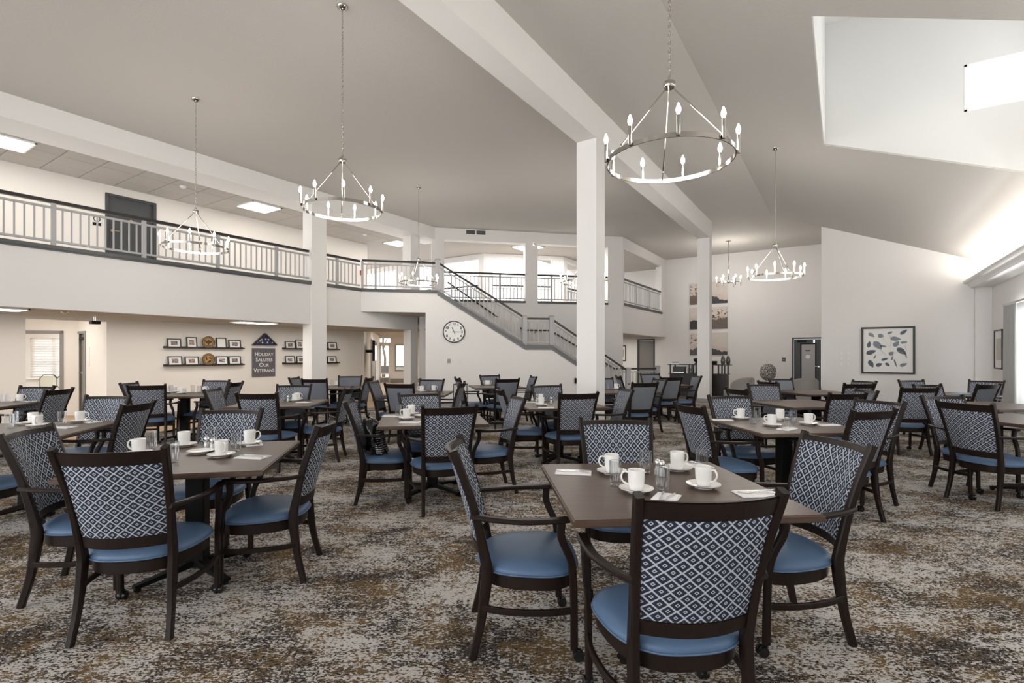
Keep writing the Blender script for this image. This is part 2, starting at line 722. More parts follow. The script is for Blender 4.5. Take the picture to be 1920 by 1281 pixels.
bm = bmesh.new()
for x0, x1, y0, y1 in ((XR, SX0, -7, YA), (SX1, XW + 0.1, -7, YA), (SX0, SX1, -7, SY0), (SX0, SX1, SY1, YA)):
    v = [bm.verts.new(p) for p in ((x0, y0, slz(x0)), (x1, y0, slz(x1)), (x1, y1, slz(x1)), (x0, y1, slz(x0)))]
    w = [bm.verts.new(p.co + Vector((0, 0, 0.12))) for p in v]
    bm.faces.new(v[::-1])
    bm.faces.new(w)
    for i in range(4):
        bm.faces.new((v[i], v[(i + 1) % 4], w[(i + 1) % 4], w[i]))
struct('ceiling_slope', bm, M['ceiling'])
# raised well with a far clerestory window and an added side window
TOP = 6.9


def holedX(bm, x0, x1, y0, y1, z0, z1, a, b, c, d):
    box(bm, x0, x1, y0, a, z0, z1)
    box(bm, x0, x1, b, y1, z0, z1)
    box(bm, x0, x1, a, b, z0, c)
    box(bm, x0, x1, a, b, d, z1)


bm = bmesh.new()
box(bm, SX0 - 0.004, SX0 + 0.012, SY0 - 0.1, SY1 + 0.1, slz(SX0) + 0.01, TOP)
holedX(bm, SX1 - 0.012, SX1 + 0.1, SY0 - 0.1, SY1 + 0.1, slz(SX1), TOP, SY0 + 0.35, SY1 - 0.35, 5.15, 6.35)
box(bm, SX0 - 0.1, SX1 + 0.1, SY0 - 0.1, SY1 + 0.1, TOP, TOP + 0.1)
prism(bm, [(SX0, slz(SX0) + .02), (SX1, slz(SX1) + .02), (SX1, TOP), (SX0, TOP)], SY0, SY0 + 0.012)
struct('wall_skylight', bm, M['well'])
bm = bmesh.new()
wx0, wx1, wz0, wz1 = 1.5, 2.42, 5.0, 5.69
prism(bm, [(SX0, slz(SX0) + .02), (SX1, slz(SX1) + .02), (SX1, wz0), (SX0, wz0)], SY1 - 0.012, SY1 + 0.12)
box(bm, SX0, wx0, SY1 - 0.012, SY1 + 0.12, wz0, wz1)
box(bm, wx1, SX1, SY1 - 0.012, SY1 + 0.12, wz0, wz1)
box(bm, SX0, SX1, SY1 - 0.012, SY1 + 0.12, wz1, TOP)
struct('wall_skylight_far', bm, M['well'])
wo = thing('window_1', None, None)
wo['kind'] = 'structure'
bm = bmesh.new()
for a in ((wx0, wx0 + 0.03, wz0, wz1), (wx1 - 0.03, wx1, wz0, wz1), (wx0, wx1, wz0, wz0 + 0.03), (wx0, wx1, wz1 - 0.03, wz1)):
    box(bm, a[0], a[1], SY1 - 0.015, SY1 + 0.1, a[2], a[3])
obj('window_frame', bm, M['white'], wo)
obj('pane', B(wx0, wx1, SY1 + 0.05, SY1 + 0.055, wz0, wz1), M['pane'], wo)
wo = thing('window_2', None, None)  # unseen opening, added to let light into the skylight well
wo['kind'] = 'structure'
bm = bmesh.new()
for a in ((SY0 + .35, SY1 - .35, 5.15, 5.2), (SY0 + .35, SY1 - .35, 6.3, 6.35), (SY0 + .35, SY0 + .4, 5.2, 6.3), (SY1 - .4, SY1 - .35, 5.2, 6.3), (7.95, 8.02, 5.2, 6.3)):
    box(bm, SX1, SX1 + 0.08, *a)
obj('window_frame', bm, M['white'], wo)
obj('pane', B(SX1 + 0.03, SX1 + 0.035, SY0 + .35, SY1 - .35, 5.15, 6.35), M['pane'], wo)
bm = bmesh.new()
box(bm, SX0, SX0 + 0.02, SY1 - 0.55, SY1 - 0.1, 4.95, TOP)
struct('trim_1', bm, M['white'])

# beams and columns
COLX = -3.35
s1 = on(1118, (COLX, 0), A90)[0]
s2 = on(1330, (COLX, 0), A90)[0]
bm = B(COLX - 0.35, COLX, -7, s2 + 0.36, 4.95, CZ)
struct('beam', bm, M['beam'], label='long white boxed beam running to the second column')
for s_, lb in ((s1, 'white square column nearest the camera, under the beam'), (s2, 'white square column under the far end of the beam')):
    c = struct('column', B(COLX - 0.35, COLX, s_, s_ + 0.35, 0, 4.95), M['beam'], label=lb)
    obj('baseboard', B(COLX - 0.362, COLX + 0.012, s_ - 0.012, s_ + 0.362, 0, 0.11), M['base'], c)
struct('beam', B(XL - 0.8, XL, -4, 12.6, UC, CZ), M['beam'], label='white beam above the balcony railing')
# balcony column (upper and lower) and the small one further along
c = struct('column', B(XL - 0.3, XL + 0.06, 7.68, 8.1, 0, UC), M['beam'], label='white square column passing through the balcony front')
obj('baseboard', B(XL - 0.31, XL + 0.072, 7.67, 8.112, 0, 0.11), M['base'], c)
sc_ = on(768, (-11.2, 0), A90)[0]
struct('column', B(-11.5, -11.15, sc_, sc_ + 0.4, UF, UC), M['beam'], label='white column behind the balcony railing near the stair head')
struct('column', B(XL - 0.3, XL, 11.12, 11.42, 0, SO), M['wall'], label='short pillar beside the passage under the stair landing')
# fascia, trims
struct('wall_balcony', B(-4, 9.24, 0, 0.2, SO, 3.14), M['wall'], Wbal)
struct('wall_balcony_inner', B(9.24, 11.42, 0.0, 0.2, SO, 3.14), M['wall'], Wbal)
bm = B(-4, 7.68, -0.035, 0.22, 3.14, 3.225)
box(bm, -4, 7.68, -0.055, -0.035, 3.165, 3.225)
struct('trim_2', bm, M['trimgrey'], Wbal)
bm = B(8.1, 9.26, -0.035, 0.22, 3.14, 3.225)
struct('trim_3', bm, M['trimgrey'], Wbal)
struct('trim_4', B(-0.02, 2.06, -0.035, 0.22, 3.14, 3.225), M['trimgrey'], Wc)

# upper floor slab and ceilings
gal = [(-13.5, -4), (XL - 0.2, -4), (XL - 0.2, 12.2), (P2.x - 0.15, P2.y + 0.12), (P2.x - 0.15, YF), (-18, YF), (-18, 11.4), (-13.5, 11.4)]
# the atrium beyond is left open above; keep the slab to the walkway
Q1 = Vector((-10.916, 14.848))
Q2 = Q1 + Vector((math.cos(A45), math.sin(A45))) * 3.03
walk = [(-13.5, -4), (XL - 0.2, -4), (XL - 0.15, 9.2), (XL - 0.07, 9.33), (-9.60, 10.68), (XL - 0.05, 12.2), (P2.x - 0.15, P2.y), (P2.x - 0.15, YF), (Q2.x, YF), (Q2.x, Q2.y), (Q1.x, Q1.y), (-18, Q1.y), (-18, 11.4), (-13.5, 11.4)]
bm = bmesh.new()
zprism(bm, walk, 2.62, 3.15)
struct('floor_upper', bm, M['wall'])
bm = bmesh.new()
zprism(bm, [(-13.5, -4), (XL - 0.75, -4), (XL - 0.75, 12.2), (XL, 12.4), (P2.x - 0.1, P2.y + 0.12), (P2.x - 0.1, YF), (Q2.x - 0.1, YF), (Q2.x - 0.1, Q2.y), (Q1.x, Q1.y + 0.1), (-18, Q1.y + 0.1), (-18, 11.4), (-13.5, 11.4)], UC + 0.012, UC + 0.08)
cb_ = struct('ceiling_upper', bm, M['tile'])
tl = None
for i, x in enumerate((-13.37, -12.77, -12.16)):
    w = 0.6 if i < 2 else 0.46
    tl = None
    for j in range(18):
        y = 1.46 + 0.61 * j
        if tl is None:
            tl = obj('ceiling_tile', bev(B(0.006, w - 0.006, 0.006, 0.604, 0, 0.014), 0.003, 1), M['tile'], cb_)
            q = tl
        else:
            q = tl.copy()
            COL.objects.link(q)
        q.location = (x, y, UC - 0.002)
# soffit under the balcony and corridor ceilings
bm = bmesh.new()
zprism(bm, [(XV - 0.1, -4), (XL - 0.2, -4), (XL - 0.2, 11.42), (-9.2, 12.2), (-10.5, 13.8), (XV - 0.1, 11.3)], SO + 0.005, SO + 0.05)
cs_ = struct('ceiling_soffit', bm, M['tile'])
tl = None
for i in range(3):
    for j in range(16):
        if tl is None:
            tl = obj('ceiling_tile', bev(B(0.006, 0.604, 0.006, 0.604, 0, 0.012), 0.003, 1), M['tile'], cs_)
            q = tl
        else:
            q = tl.copy()
            COL.objects.link(q)
        q.location = (XV + 0.05 + i * 0.61, 1.4 + 0.61 * j, SO - 0.004)
struct('ceiling_landing', B(0, 1.72, 0.12, 2.1, 2.6, 2.62), M['ceiling'], Wc)

# wall behind the balcony, with door_1
d0, d1 = Wbb.s(197), Wbb.s(293)
dz = Wbb.z(240, 370)
bm = holed(bmesh.new(), -2, 11.45, 3.15, UC, [(d0, d1, 3.1, dz)])
struct('wall_left_upper', bm, M['wall_warm'], Wbb)
struct('wall_left_upper_return', B(-16, -13.37, 11.45, 11.6, 3.15, UC), M['wall_warm'])


def door(name, W, s0, s1, z0, z1, leafm, framem, hinge=1, lever=True, extra=None, fw=0.06, recess=0.05):
    d = thing(name, None, None)
    d['kind'] = 'structure'
    W.put(d)
    bm = bmesh.new()
    for a in ((s0, s0 + fw, z0, z1), (s1 - fw, s1, z0, z1), (s0 + fw, s1 - fw, z1 - fw, z1)):
        box(bm, a[0], a[1], -0.02, 0.17, a[2], a[3])
    obj('door_frame', bev(bm, 0.006, 1), framem, d)
    lf = obj('door_leaf', bev(B(s0 + fw + 0.005, s1 - fw - 0.005, recess, recess + 0.045, z0 + 0.01, z1 - fw - 0.005), 0.003, 1), leafm, d)
    if lever:
        hx = s1 - fw - 0.08 if hinge < 0 else s0 + fw + 0.08
        k = -1 if hinge < 0 else 1
        bm = bmesh.new()
        tube(bm, [(hx, recess, z0 + 1.0), (hx, recess - 0.06, z0 + 1.0), (hx + 0.03 * k, recess - 0.065, z0 + 1.0), (hx + 0.12 * k, recess - 0.065, z0 + 1.0)], 0.009)
        lathe_y(bm, [(0.028, 0), (0.028, 0.012)], hx, recess - 0.012, z0 + 1.0)
        obj('door_handle', bm, M['brass'] if lever == 'brass' else M['steel'], lf, smooth='auto')
    return d, lf


def lathe_y(bm, prof, x, y, z, seg=20, cap=True):
    b2 = bmesh.new()
    lathe(b2, prof, seg, cap=cap)
    bmesh.ops.transform(b2, matrix=Matrix.Translation((x, y, z)) @ Matrix.Rotation(-PI / 2, 4, 'X'), verts=b2.verts)
    me = bpy.data.meshes.new('x')
    b2.to_mesh(me)
    b2.free()
    bm.from_mesh(me)
    bpy.data.meshes.remove(me)
    return bm


d, lf = door('door_1', Wbb, d0, d1, 3.15, dz, M['doorgrey'], M['doorframe'], 1, 'brass')
mid = (d0 + d1) / 2
obj('viewer', lathe_y(bmesh.new(), [(0.035, 0), (0.035, 0.02), (0.02, 0.03)], mid, 0.02, 4.42), M['brass'], lf, smooth='auto')
o = thing('door_sign', 'small black and white room sign beside the upper door', 'sign', group=None)
Wbb.put(o)
sa, sb = Wbb.s(173), Wbb.s(189)
z1_, z0_ = Wbb.z(181, 404), Wbb.z(181, 423)
obj('panel', B(sa, sb, -0.015, 0, z0_, z1_), M['plastic'], o)
obj('band', B(sa, sb, -0.02, -0.015, z0_, z0_ + 0.06), M['black'], o)
bm = bmesh.new()
tube(bm, [((sa + sb) / 2 + 0.055 * math.cos(a), -0.018, (z0_ + z1_) / 2 + 0.03 + 0.055 * math.sin(a)) for a in [2 * PI * k / 16 for k in range(16)]], 0.008, 5, True)
obj('ring', bm, M['black'], o)

# shelf wall with the recess opening, recess walls
a48, a200, a682 = Wvet.s(48), Wvet.s(200), 11.13
struct('wall_left', holed(bmesh.new(), -2, a682, 0, SO, [(a48, a200, -1, 2.12)]), M['wall_warm'], Wvet)
bm = B(a200, a682 + 0.02, -0.015, 0, 0, 0.11)
box(bm, -2, a48, -0.015, 0, 0, 0.11)
struct('baseboard_left', bm, M['base'], Wvet)
CX = -15.1
Wr1 = Wall((0, a200 + 0.15), A0)
e0, e1 = Wr1.s(135), Wr1.s(161)
struct('wall_recess', holed(bmesh.new(), CX, XV - 0.15, 0, 2.5, [(e0, e1, -1, 1.98)]), M['wall_warm'], Wr1)
d, lf = door('door_2', Wr1, e0, e1, 0, 1.98, M['doormid'], M['doormid'], -1, True)
obj('door_closer', B(e0 + 0.25, e1 - 0.1, 0.0, 0.05, 1.78, 1.84), M['black'], lf)
Wr2 = Wall((CX, a200 + 0.15), A45)
f0, f1 = Wr2.s(30), Wr2.s(119)
struct('wall_recess_left', holed(bmesh.new(), -4, 0, 0, 2.5, [(f0, f1, -1, 1.99)]), M['wall_warm'], Wr2)
bm = bmesh.new()
for a in ((f1 - 0.07, f1, 0, 1.99), (f0, f0 + 0.07, 0, 1.99), (f0, f1, 1.92, 1.99)):
    box(bm, a[0], a[1], -0.02, 0.17, a[2], a[3])
struct('trim_5', bm, M['doormid'], Wr2)
Wr3 = Wall((CX - 2.3 * 0.7071, a200 + 0.15 + 2.3 * 0.7071), A45)
g0, g1 = Wr3.s(56), Wr3.s(128)
gz1, gz0 = Wr3.z(80, 634), Wr3.z(80, 708)
struct('wall_side_room', holed(bmesh.new(), -6, 1.5, 0, 2.5, [(g0, g1, gz0, gz1)]), M['wall'], Wr3)
bm = bmesh.new()
zprism(bm, [(XV - 0.1, -1), (XV - 0.1, a200 + 0.3), (CX + 1, a200 + 3.5), (-20, a200 + 3.5), (-20, -1)], 2.4, 2.45)
struct('ceiling_recess', bm, M['ceiling'])
wo = thing('window_3', None, None)
wo['kind'] = 'structure'
Wr3.put(wo)
bm = bmesh.new()
for a in ((g0, g0 + 0.05, gz0, gz1), (g1 - 0.05, g1, gz0, gz1), (g0, g1, gz0, gz0 + 0.04), (g0, g1, gz1 - 0.05, gz1), ((g0 + g1) / 2 + 0.05, (g0 + g1) / 2 + 0.11, gz0, gz1)):
    box(bm, a[0], a[1], 0.03, 0.1, a[2], a[3])
obj('window_frame', bm, M['white'], wo)
obj('window_sill', B(g0 - 0.05, g1 + 0.05, -0.06, 0.1, gz0 - 0.04, gz0), M['white'], wo)
obj('pane', B(g0, g1, 0.07, 0.075, gz0, gz1), M['pane'], wo)
sl = None
nsl = int((gz1 - gz0) / 0.045)
for i in range(nsl):
    if sl is None:
        bm = B(g0 + 0.02, g1 - 0.02, -0.024, 0.024, -0.001, 0.001)
        bmesh.ops.rotate(bm, matrix=Matrix.Rotation(R_(-58), 3, 'X'), verts=bm.verts)
        sl = obj('blind_slat', bm, M['white'], wo)
        q = sl
    else:
        q = sl.copy()
        COL.objects.link(q)
    q.location = (0, 0.02, gz0 + 0.03 + i * 0.045)
# electrical plates, switch
o = obj('wall_switch', bev(B(-0.06, 0.06, -0.012, 0, -0.22, 0.22), 0.003, 1), M['plastic'], label='tall pale control plate beside the grey recess door', cat='switch')
Wr1.put(o, Wr1.s(166), 0, zat(669, on(166, Wr1.A, 0)[1]))

# corridor to the entrance
K = Vector((XV, a682))
Wk = Wall(K, R_(135))
Le = on(711, K, R_(135))[0]
E_ = K + Vector((math.cos(R_(135)), math.sin(R_(135)))) * Le
We = Wall(E_, A45)
struct('wall_corridor', B(0, Le, 0, 0.15, 0, 2.4), M['wall_warm'], Wk)
p, q_ = We.s(712), We.s(732)
w0, w1 = We.s(740.5), We.s(770)
zt = We.z(720, 646)
wz1_, wz0_ = We.z(755, 646), We.z(755, 696)
tz0, tz1 = We.z(720, 643), 2.3
struct('wall_entrance', holed(bmesh.new(), -0.3, 5.0, 0, 2.45, [(p, q_, -1, zt), (p, q_, zt + 0.1, 2.28), (w0, w1, wz0_, wz1_)]), M['wall_warm'], We)
struct('baseboard_entrance', B(q_, 5.0, -0.015, 0, 0, 0.2), M['doormid'], We)
d = thing('door_4', None, None)
d['kind'] = 'structure'
We.put(d)
bm = bmesh.new()
for a in ((p, p + 0.07, 0, zt), (q_ - 0.1, q_, 0, zt), (p, q_, zt - 0.08, zt), (p, q_, 0, 0.28)):
    box(bm, a[0], a[1], 0.0, 0.06, a[2], a[3])
obj('door_frame', bm, M['wall_warm'], d)
obj('kick_plate', B(p + 0.05, q_ - 0.1, -0.01, 0.0, 0.02, 0.24), M['doormid'], d)
obj('pane', B(p, q_, 0.03, 0.036, 0.25, zt), M['pane'], d)
bm = bmesh.new()
tube(bm, [(p + 0.02, -0.06, 1.05), (q_ - 0.02, -0.06, 1.05)], 0.015)
obj('door_handle', bm, M['steel'], d)
wo = thing('window_4', None, None)
wo['kind'] = 'structure'
We.put(wo)
bm = bmesh.new()
for a in ((w0, w0 + 0.06, wz0_, wz1_), (w1 - 0.06, w1, wz0_, wz1_), (w0, w1, wz0_, wz0_ + 0.06), (w0, w1, wz1_ - 0.06, wz1_)):
    box(bm, a[0], a[1], -0.03, 0.1, a[2], a[3])
obj('window_frame', bm, M['base'], wo)
obj('pane', B(w0, w1, 0.05, 0.055, wz0_, wz1_), M['pane'], wo)
bm = bmesh.new()
zprism(bm, [tuple(K), tuple(K + Vector((3.6, 2.6))), tuple(E_ + Vector((3.5, 3.6))), tuple(E_ + Vector((-0.2, 0)))], 2.42, 2.45)
struct('ceiling_corridor', bm, M['tile'])
# wall behind the pillar under the landing
struct('wall_passage', B(0.05, 3.2, 0.0, 0.12, 0, 2.62), M['wall'], Wall((XL, 11.42), A45))

# stair wall
prof = [(0, 2.6), (1.72, 2.6), (1.72, 0), (7.72, 0), (7.72, 0.12), (5.36, 1.63), (4.56, 1.63), (2.06, 3.14), (0, 3.14)]
struct('wall_stair', prism(bmesh.new(), prof, 0, 0.12), M['wall'], Wc)
struct('baseboard_stair', B(1.72, 7.6, -0.015, 0, 0, 0.11), M['base'], Wc)
line_ = [(2.04, 3.225), (4.56, 1.71), (5.36, 1.71), (7.75, 0.18)]
bm = bmesh.new()
for (a, b), (c, d_) in zip(line_, line_[1:]):
    prism(bm, [(a, b - 0.135), (c, d_ - 0.135), (c, d_), (a, b)], -0.03, 0.15)
    prism(bm, [(a, b - 0.05), (c, d_ - 0.05), (c, d_ + 0.01), (a, b + 0.01)], -0.05, -0.03)
struct('trim_6', bm, M['stringer'], Wc)
# flights of steps between the stair wall and the gallery wall
bm = bmesh.new()
n1 = 9
for i in range(n1):
    s_ = 2.06 + (4.56 - 2.06) * i / n1
    box(bm, s_, s_ + 2.5 / n1, 0.12, 2.05, 0, 3.14 - (3.14 - 1.63) * (i + 1) / n1)
box(bm, 4.56, 5.36, 0.12, 2.05, 0, 1.62)
for i in range(9):
    s_ = 5.36 + 2.4 * i / 9
    box(bm, s_, s_ + 2.4 / 9, 0.12, 2.05, 0, 1.62 * (1 - (i + 1) / 10))
o = struct('staircase', bm, M['step'], label='stair flights rising behind the wall with the clock')
Wc.put(o)


# ---------------------------------------------------------------- railings
def railing(W, s0, s1, z0f, hh, posts, label, gap=0.118, y=0.06, newels=(), group=None, bot=0.07, sub=0.11, name='railing'):
    """z0f(s): height of the base line; hh: handrail top above it"""
    t = thing(name, label, 'railing', group=group)
    W.put(t)

    def bar(nm, h0, h1, w, m):
        bm = bmesh.new()
        prism(bm, [(s0, z0f(s0) + h0), (s1, z0f(s1) + h0), (s1, z0f(s1) + h1), (s0, z0f(s0) + h1)], y - w / 2, y + w / 2)
        return obj(nm, bm, m, t)
    bar('handrail', hh - 0.055, hh, 0.07, M['handrail'])
    bar('top_rail', hh - sub - 0.035, hh - sub, 0.045, M['railpaint'])
    bar('bottom_rail', bot, bot + 0.035, 0.045, M['railpaint'])
    for s_ in posts:
        obj('post', B(s_ - 0.03, s_ + 0.03, y - 0.03, y + 0.03, z0f(s_), z0f(s_) + hh - 0.05), M['railpaint'], t)
    for s_ in newels:
        n_ = obj('newel_post', B(s_ - 0.065, s_ + 0.065, y - 0.065, y + 0.065, z0f(s_) - 0.02, z0f(s_) + hh + 0.03), M['railpaint'], t)
        bm = B(s_ - 0.085, s_ + 0.085, y - 0.085, y + 0.085, z0f(s_) + hh + 0.03, z0f(s_) + hh + 0.05)
        box(bm, s_ - 0.06, s_ + 0.06, y - 0.06, y + 0.06, z0f(s_) + hh + 0.05, z0f(s_) + hh + 0.075)
        obj('cap', bev(bm, 0.008, 1), M['railpaint'], n_)
    allp = sorted(list(posts) + list(newels) + [s0, s1])
    bal = None
    for a, b in zip(allp, allp[1:]):
        n = max(1, round((b - a) / gap))
        for k in range(1, n):
            s_ = a + (b - a) * k / n
            L = hh - sub - 0.02 - bot
            if bal is None:
                bal = obj('baluster', B(-0.011, 0.011, -0.011, 0.011, 0, L), M['railpaint'], t)
                q = bal
            else:
                q = bal.copy()
                COL.objects.link(q)
            q.location = (s_, y, z0f(s_) + bot + 0.02)
    return t


HR = 0.77
pl = [0.27, 1.57, 2.88, 4.18, 5.52, 6.83]
railing(Wbal, -1.0, 7.66, lambda s: 3.22, HR, pl, 'long grey balcony railing left of the balcony column, above the shelf wall')
railing(Wbal, 8.12, 9.24, lambda s: 3.22, HR, [Wbal.s(635)], 'short grey balcony railing just right of the balcony column')
railing(Wc, 0.02, 2.0, lambda s: 3.22, HR + 0.03, [0.03, Wc.s(704)], 'grey landing railing at the head of the stair', newels=())
f1_ = lambda s: 3.225 + (1.71 - 3.225) * (s - 2.04) / 2.52
railing(Wc, 2.08, 4.52, f1_, 0.82, [], 'sloping grey stair railing of the upper flight', newels=(2.05,))
railing(Wc, 4.56, 5.36, lambda s: 1.71, 0.80, [], 'short level railing with two capped newels on the stair landing', newels=(4.55, 5.36), gap=0.13)
f2_ = lambda s: 1.71 + (0.18 - 1.71) * (s - 5.36) / 2.39
railing(Wc, 5.4, 7.72, f2_, 0.80, [], 'sloping grey stair railing of the lower flight', newels=(7.77,))
railing(Wc, 8.0, 9.3, lambda s: 0.0, 1.0, [], 'low grey railing with a newel beyond the foot of the stair', newels=(9.35,), y=1.2)
# handrail on the gallery wall
bm = bmesh.new()
for a, b in zip([(0.4, 3.75), (2.1, 2.6), (2.95, 2.24), (3.8, 2.24), (6.1, 0.95)], [(2.1, 2.6), (2.95, 2.24), (3.8, 2.24), (6.1, 0.95), (6.2, 0.95)]):
    tube(bm, [(a[0], -0.07, a[1]), (b[0], -0.07, b[1])], 0.024)
for x, z in ((0.9, 3.4), (2.1, 2.58), (3.3, 2.22), (4.7, 1.72), (5.8, 1.1)):
    tube(bm, [(x, 0, z - 0.07), (x, -0.07, z - 0.05), (x, -0.07, z - 0.01)], 0.01)
o = obj('wall_handrail', bm, M['handrail'], smooth='auto', label='dark handrail fixed to the wall behind the stair', cat='handrail')
Wg.put(o)

# gallery wall with openings
holes = [(0.3, 2.97, 3.14, 5.13), (3.39, 5.88, 3.14, 5.13)]
struct('wall_gallery', holed(bmesh.new(), -0.1, 6.43, 0, CZ, holes, 0, 0.3), M['wall'], Wg)
for a, b, nm in ((0.3, 2.97, 'trim_7'), (3.39, 5.88, 'trim_8')):
    struct(nm, B(a, b, -0.03, 0.3, 3.14, 3.215), M['trimgrey'], Wg)
railing(Wg, 0.3, 2.96, lambda s: 3.2, 0.92, [Wg.s(938)], 'grey gallery railing in the opening above the upper flight', gap=0.12)
railing(Wg, 3.4, 5.87, lambda s: 3.2, 0.92, [Wg.s(1035)], 'grey gallery railing in the opening behind the nearest column', gap=0.12)
bm = holed(bmesh.new(), P2.y - 0.02, YF, SO, CZ, [(P2.y + 0.1, 21.2, 3.14, 5.15)], 0, 0.25)
struct('wall_gallery_right', bm, M['wall'], Wg3)
struct('trim_9', B(P2.y + 0.1, 21.25, -0.03, 0.25, 3.14, 3.23), M['trimgrey'], Wg3)
railing(Wg3, P2.y + 0.12, 21.2, lambda s: 3.22, 0.88, [18.2, 19.7], 'grey gallery railing at the right end above the corridor opening', gap=0.14)
bm = bmesh.new()
zprism(bm, [(P2.x - 0.2, P2.y), (P2.x - 0.2, YF), (-12, YF), (-12, P2.y)], SO + 0.01, SO + 0.05)
struct('ceiling_corridor_right', bm, M['tile'])

# inner gallery walls open to the atrium
Wq1, Wq2, Wq3 = Wall(Q1, A0), Wall(Q1, A45), Wall(Q2, A90)
struct('wall_atrium_left', holed(bmesh.new(), -7, 0, 3.15, UC, [(-4.2, -0.24, 3.16, 4.93), (-6.8, -4.5, 3.16, 4.93)]), M['wall'], Wq1)
struct('wall_atrium', holed(bmesh.new(), 0, 3.03, 3.15, UC, [(0.33, 2.56, 3.16, 4.98)]), M['wall'], Wq2)
struct('wall_atrium_right', holed(bmesh.new(), 0, 4.2, 3.15, UC, [(0.3, 3.9, 3.16, 4.95)]), M['wall'], Wq3)
railing(Wq1, -4.2, -0.24, lambda s: 3.16, 0.84, [-2.2], 'atrium railing left of the gallery pillar', gap=0.13)
railing(Wq2, 0.33, 2.56, lambda s: 3.16, 0.84, [], 'atrium railing seen through the middle gallery opening', gap=0.13)
railing(Wq3, 0.3, 3.9, lambda s: 3.16, 0.84, [2.0], 'atrium railing seen left of the nearest column', gap=0.13)
# building across the courtyard
Wx = Wall((-17, 24), A45)
b_ = thing('courtyard_building', 'pale building with a balcony across the courtyard, seen through the gallery openings', 'building')
Wx.put(b_)
obj('wall', B(-2, 12, 0, 0.3, 0, 4.6), M['exterior'], b_)
obj('balcony_slab', B(3.2, 9, -1.2, 0.2, 5.9, 6.2), M['exterior'], b_)
bal = None
for i in range(24):
    if bal is None:
        bal = obj('baluster', B(-0.03, 0.03, -1.2, -1.14, 6.2, 7.0), M['base'], b_)
        q = bal
    else:
        q = bal.copy()
        COL.objects.link(q)
    q.location = (3.4 + i * 0.24, 0, 0)
obj('balcony_rail', B(3.2, 9, -1.24, -1.1, 7.0, 7.08), M['exterior'], b_)

# far wall with two doors
h0, h1 = Wf.s(1485), -0.6
k0, k1 = Wf.s(1195), Wf.s(1213)
struct('wall_far', holed(bmesh.new(), -12.5, -0.5, 0, CZ, [(h0, h1, -1, 2.08), (k0, k1 + 0.35, -1, 2.12)]), M['wall'], Wf)
struct('baseboard_far', B(-7.0, h0, -0.015, 0, 0, 0.11), M['base'], Wf)
d, lf = door('door_3', Wf, h0, h1, 0, 2.08, M['doorgrey'], M['doorframe'], -1, True)
gx0, gx1 = Wf.s(1500.5), Wf.s(1530.5)
obj('moulding', bev(B(gx0, gx1, 0.035, 0.05, 0.45, 1.86), 0.004, 1), M['black'], lf)
gg = obj('glass_panel', B(gx0 + 0.04, gx1 - 0.04, 0.028, 0.035, 0.5, 1.82), M['doorglass'], lf)
obj('door_sign', lathe_y(bmesh.new(), [(0.075, 0), (0.075, 0.008)], Wf.s(1514.5), 0.018, Wf.z(1514, 669)), M['plastic'], lf)
obj('notice', B(Wf.s(1510), Wf.s(1519), 0.02, 0.028, Wf.z(1514, 658.5), Wf.z(1514, 657)), M['black'], lf)
obj('door_closer', B(gx0 - 0.1, gx0 + 0.2, -0.03, 0.05, 1.9, 1.97), M['black'], lf)
obj('exit_sensor', B(gx0 + 0.42, gx0 + 0.47, 0.0, 0.05, 1.88, 1.99), M['steel'], lf)
d, lf = door('door_5', Wf, k0, k1 + 0.35, 0, 2.12, M['doormid'], M['doorgrey'], -1, False)

# wall with the framed picture, its return and pilaster
bm = prism(bmesh.new(), [(-0.5, 0), (XW + 0.1, 0), (XW + 0.1, slz(XW + 0.1) + 0.02), (-0.5, slz(-0.5) + 0.02)], 0, 0.15)
struct('wall_art', bm, M['wall'], Wa)
struct('wall_art_return', B(-0.5, -0.35, YA + 0.15, YF + 0.15, 0, CZ), M['wall'])
struct('trim_10', prism(bmesh.new(), [(-0.5, 0), (Wa.s(1568), 0), (Wa.s(1568), slz(Wa.s(1568))), (-0.5, slz(-0.5))], -0.02, 0.0), M['wall'], Wa)
struct('pilaster', B(2.70, XW, YA - 0.12, YA, 0, 3.06), M['wall'], label='plain pilaster under the end of the light cove')
struct('baseboard_art', B(-0.5, XW, YA - 0.015, YA, 0, 0.11), M['base'])

# window wall and cove
wins = [(-14.4, -10.6), (-9.9, -5.6), (-4.9, -0.6)]
bm = holed(bmesh.new(), -YA, 7, 0, slz(XW), [(a, b, 0.45, 2.38) for a, b in wins], 0, 0.2)
struct('wall_right', bm, M['wall'], Ww)
for i, (a, b) in enumerate(wins):
    wo = thing('window_%d' % (5 + i), None, None)
    wo['kind'] = 'structure'
    Ww.put(wo)
    bm = bmesh.new()
    for k in range(4):
        x = a + (b - a) * k / 3
        box(bm, x - 0.03, x + 0.03, 0.05, 0.12, 0.45, 2.38)
    box(bm, a, b, 0.05, 0.12, 0.45, 0.5)
    box(bm, a, b, 0.05, 0.12, 2.33, 2.38)
    obj('window_frame', bm, M['white'], wo)
    obj('window_sill', B(a, b, -0.05, 0.12, 0.42, 0.45), M['white'], wo)
    for k in range(3):
        x0, x1 = a + (b - a) * k / 3 + 0.03, a + (b - a) * (k + 1) / 3 - 0.03
        obj('pane', B(x0, x1, 0.08, 0.085, 0.5, 2.33), M['pane'], wo)
prof = [(XW, 3.06), (2.63, 3.06), (2.60, 3.10), (2.57, 3.16), (2.52, 3.17), (2.50, 3.19), (2.49, 3.235), (2.52, 3.235), (2.60, 3.17), (XW, 3.17)]
bm = prism(bmesh.new(), prof, -7, YA)
struct('trim_11', bm, M['beam'])

# ================================================================ DINING CHAIRS
def bow(x, half, depth, y0):
    """backward bow of the curved back at lateral x"""
    return y0 - depth * (1 - (x / half) ** 2)


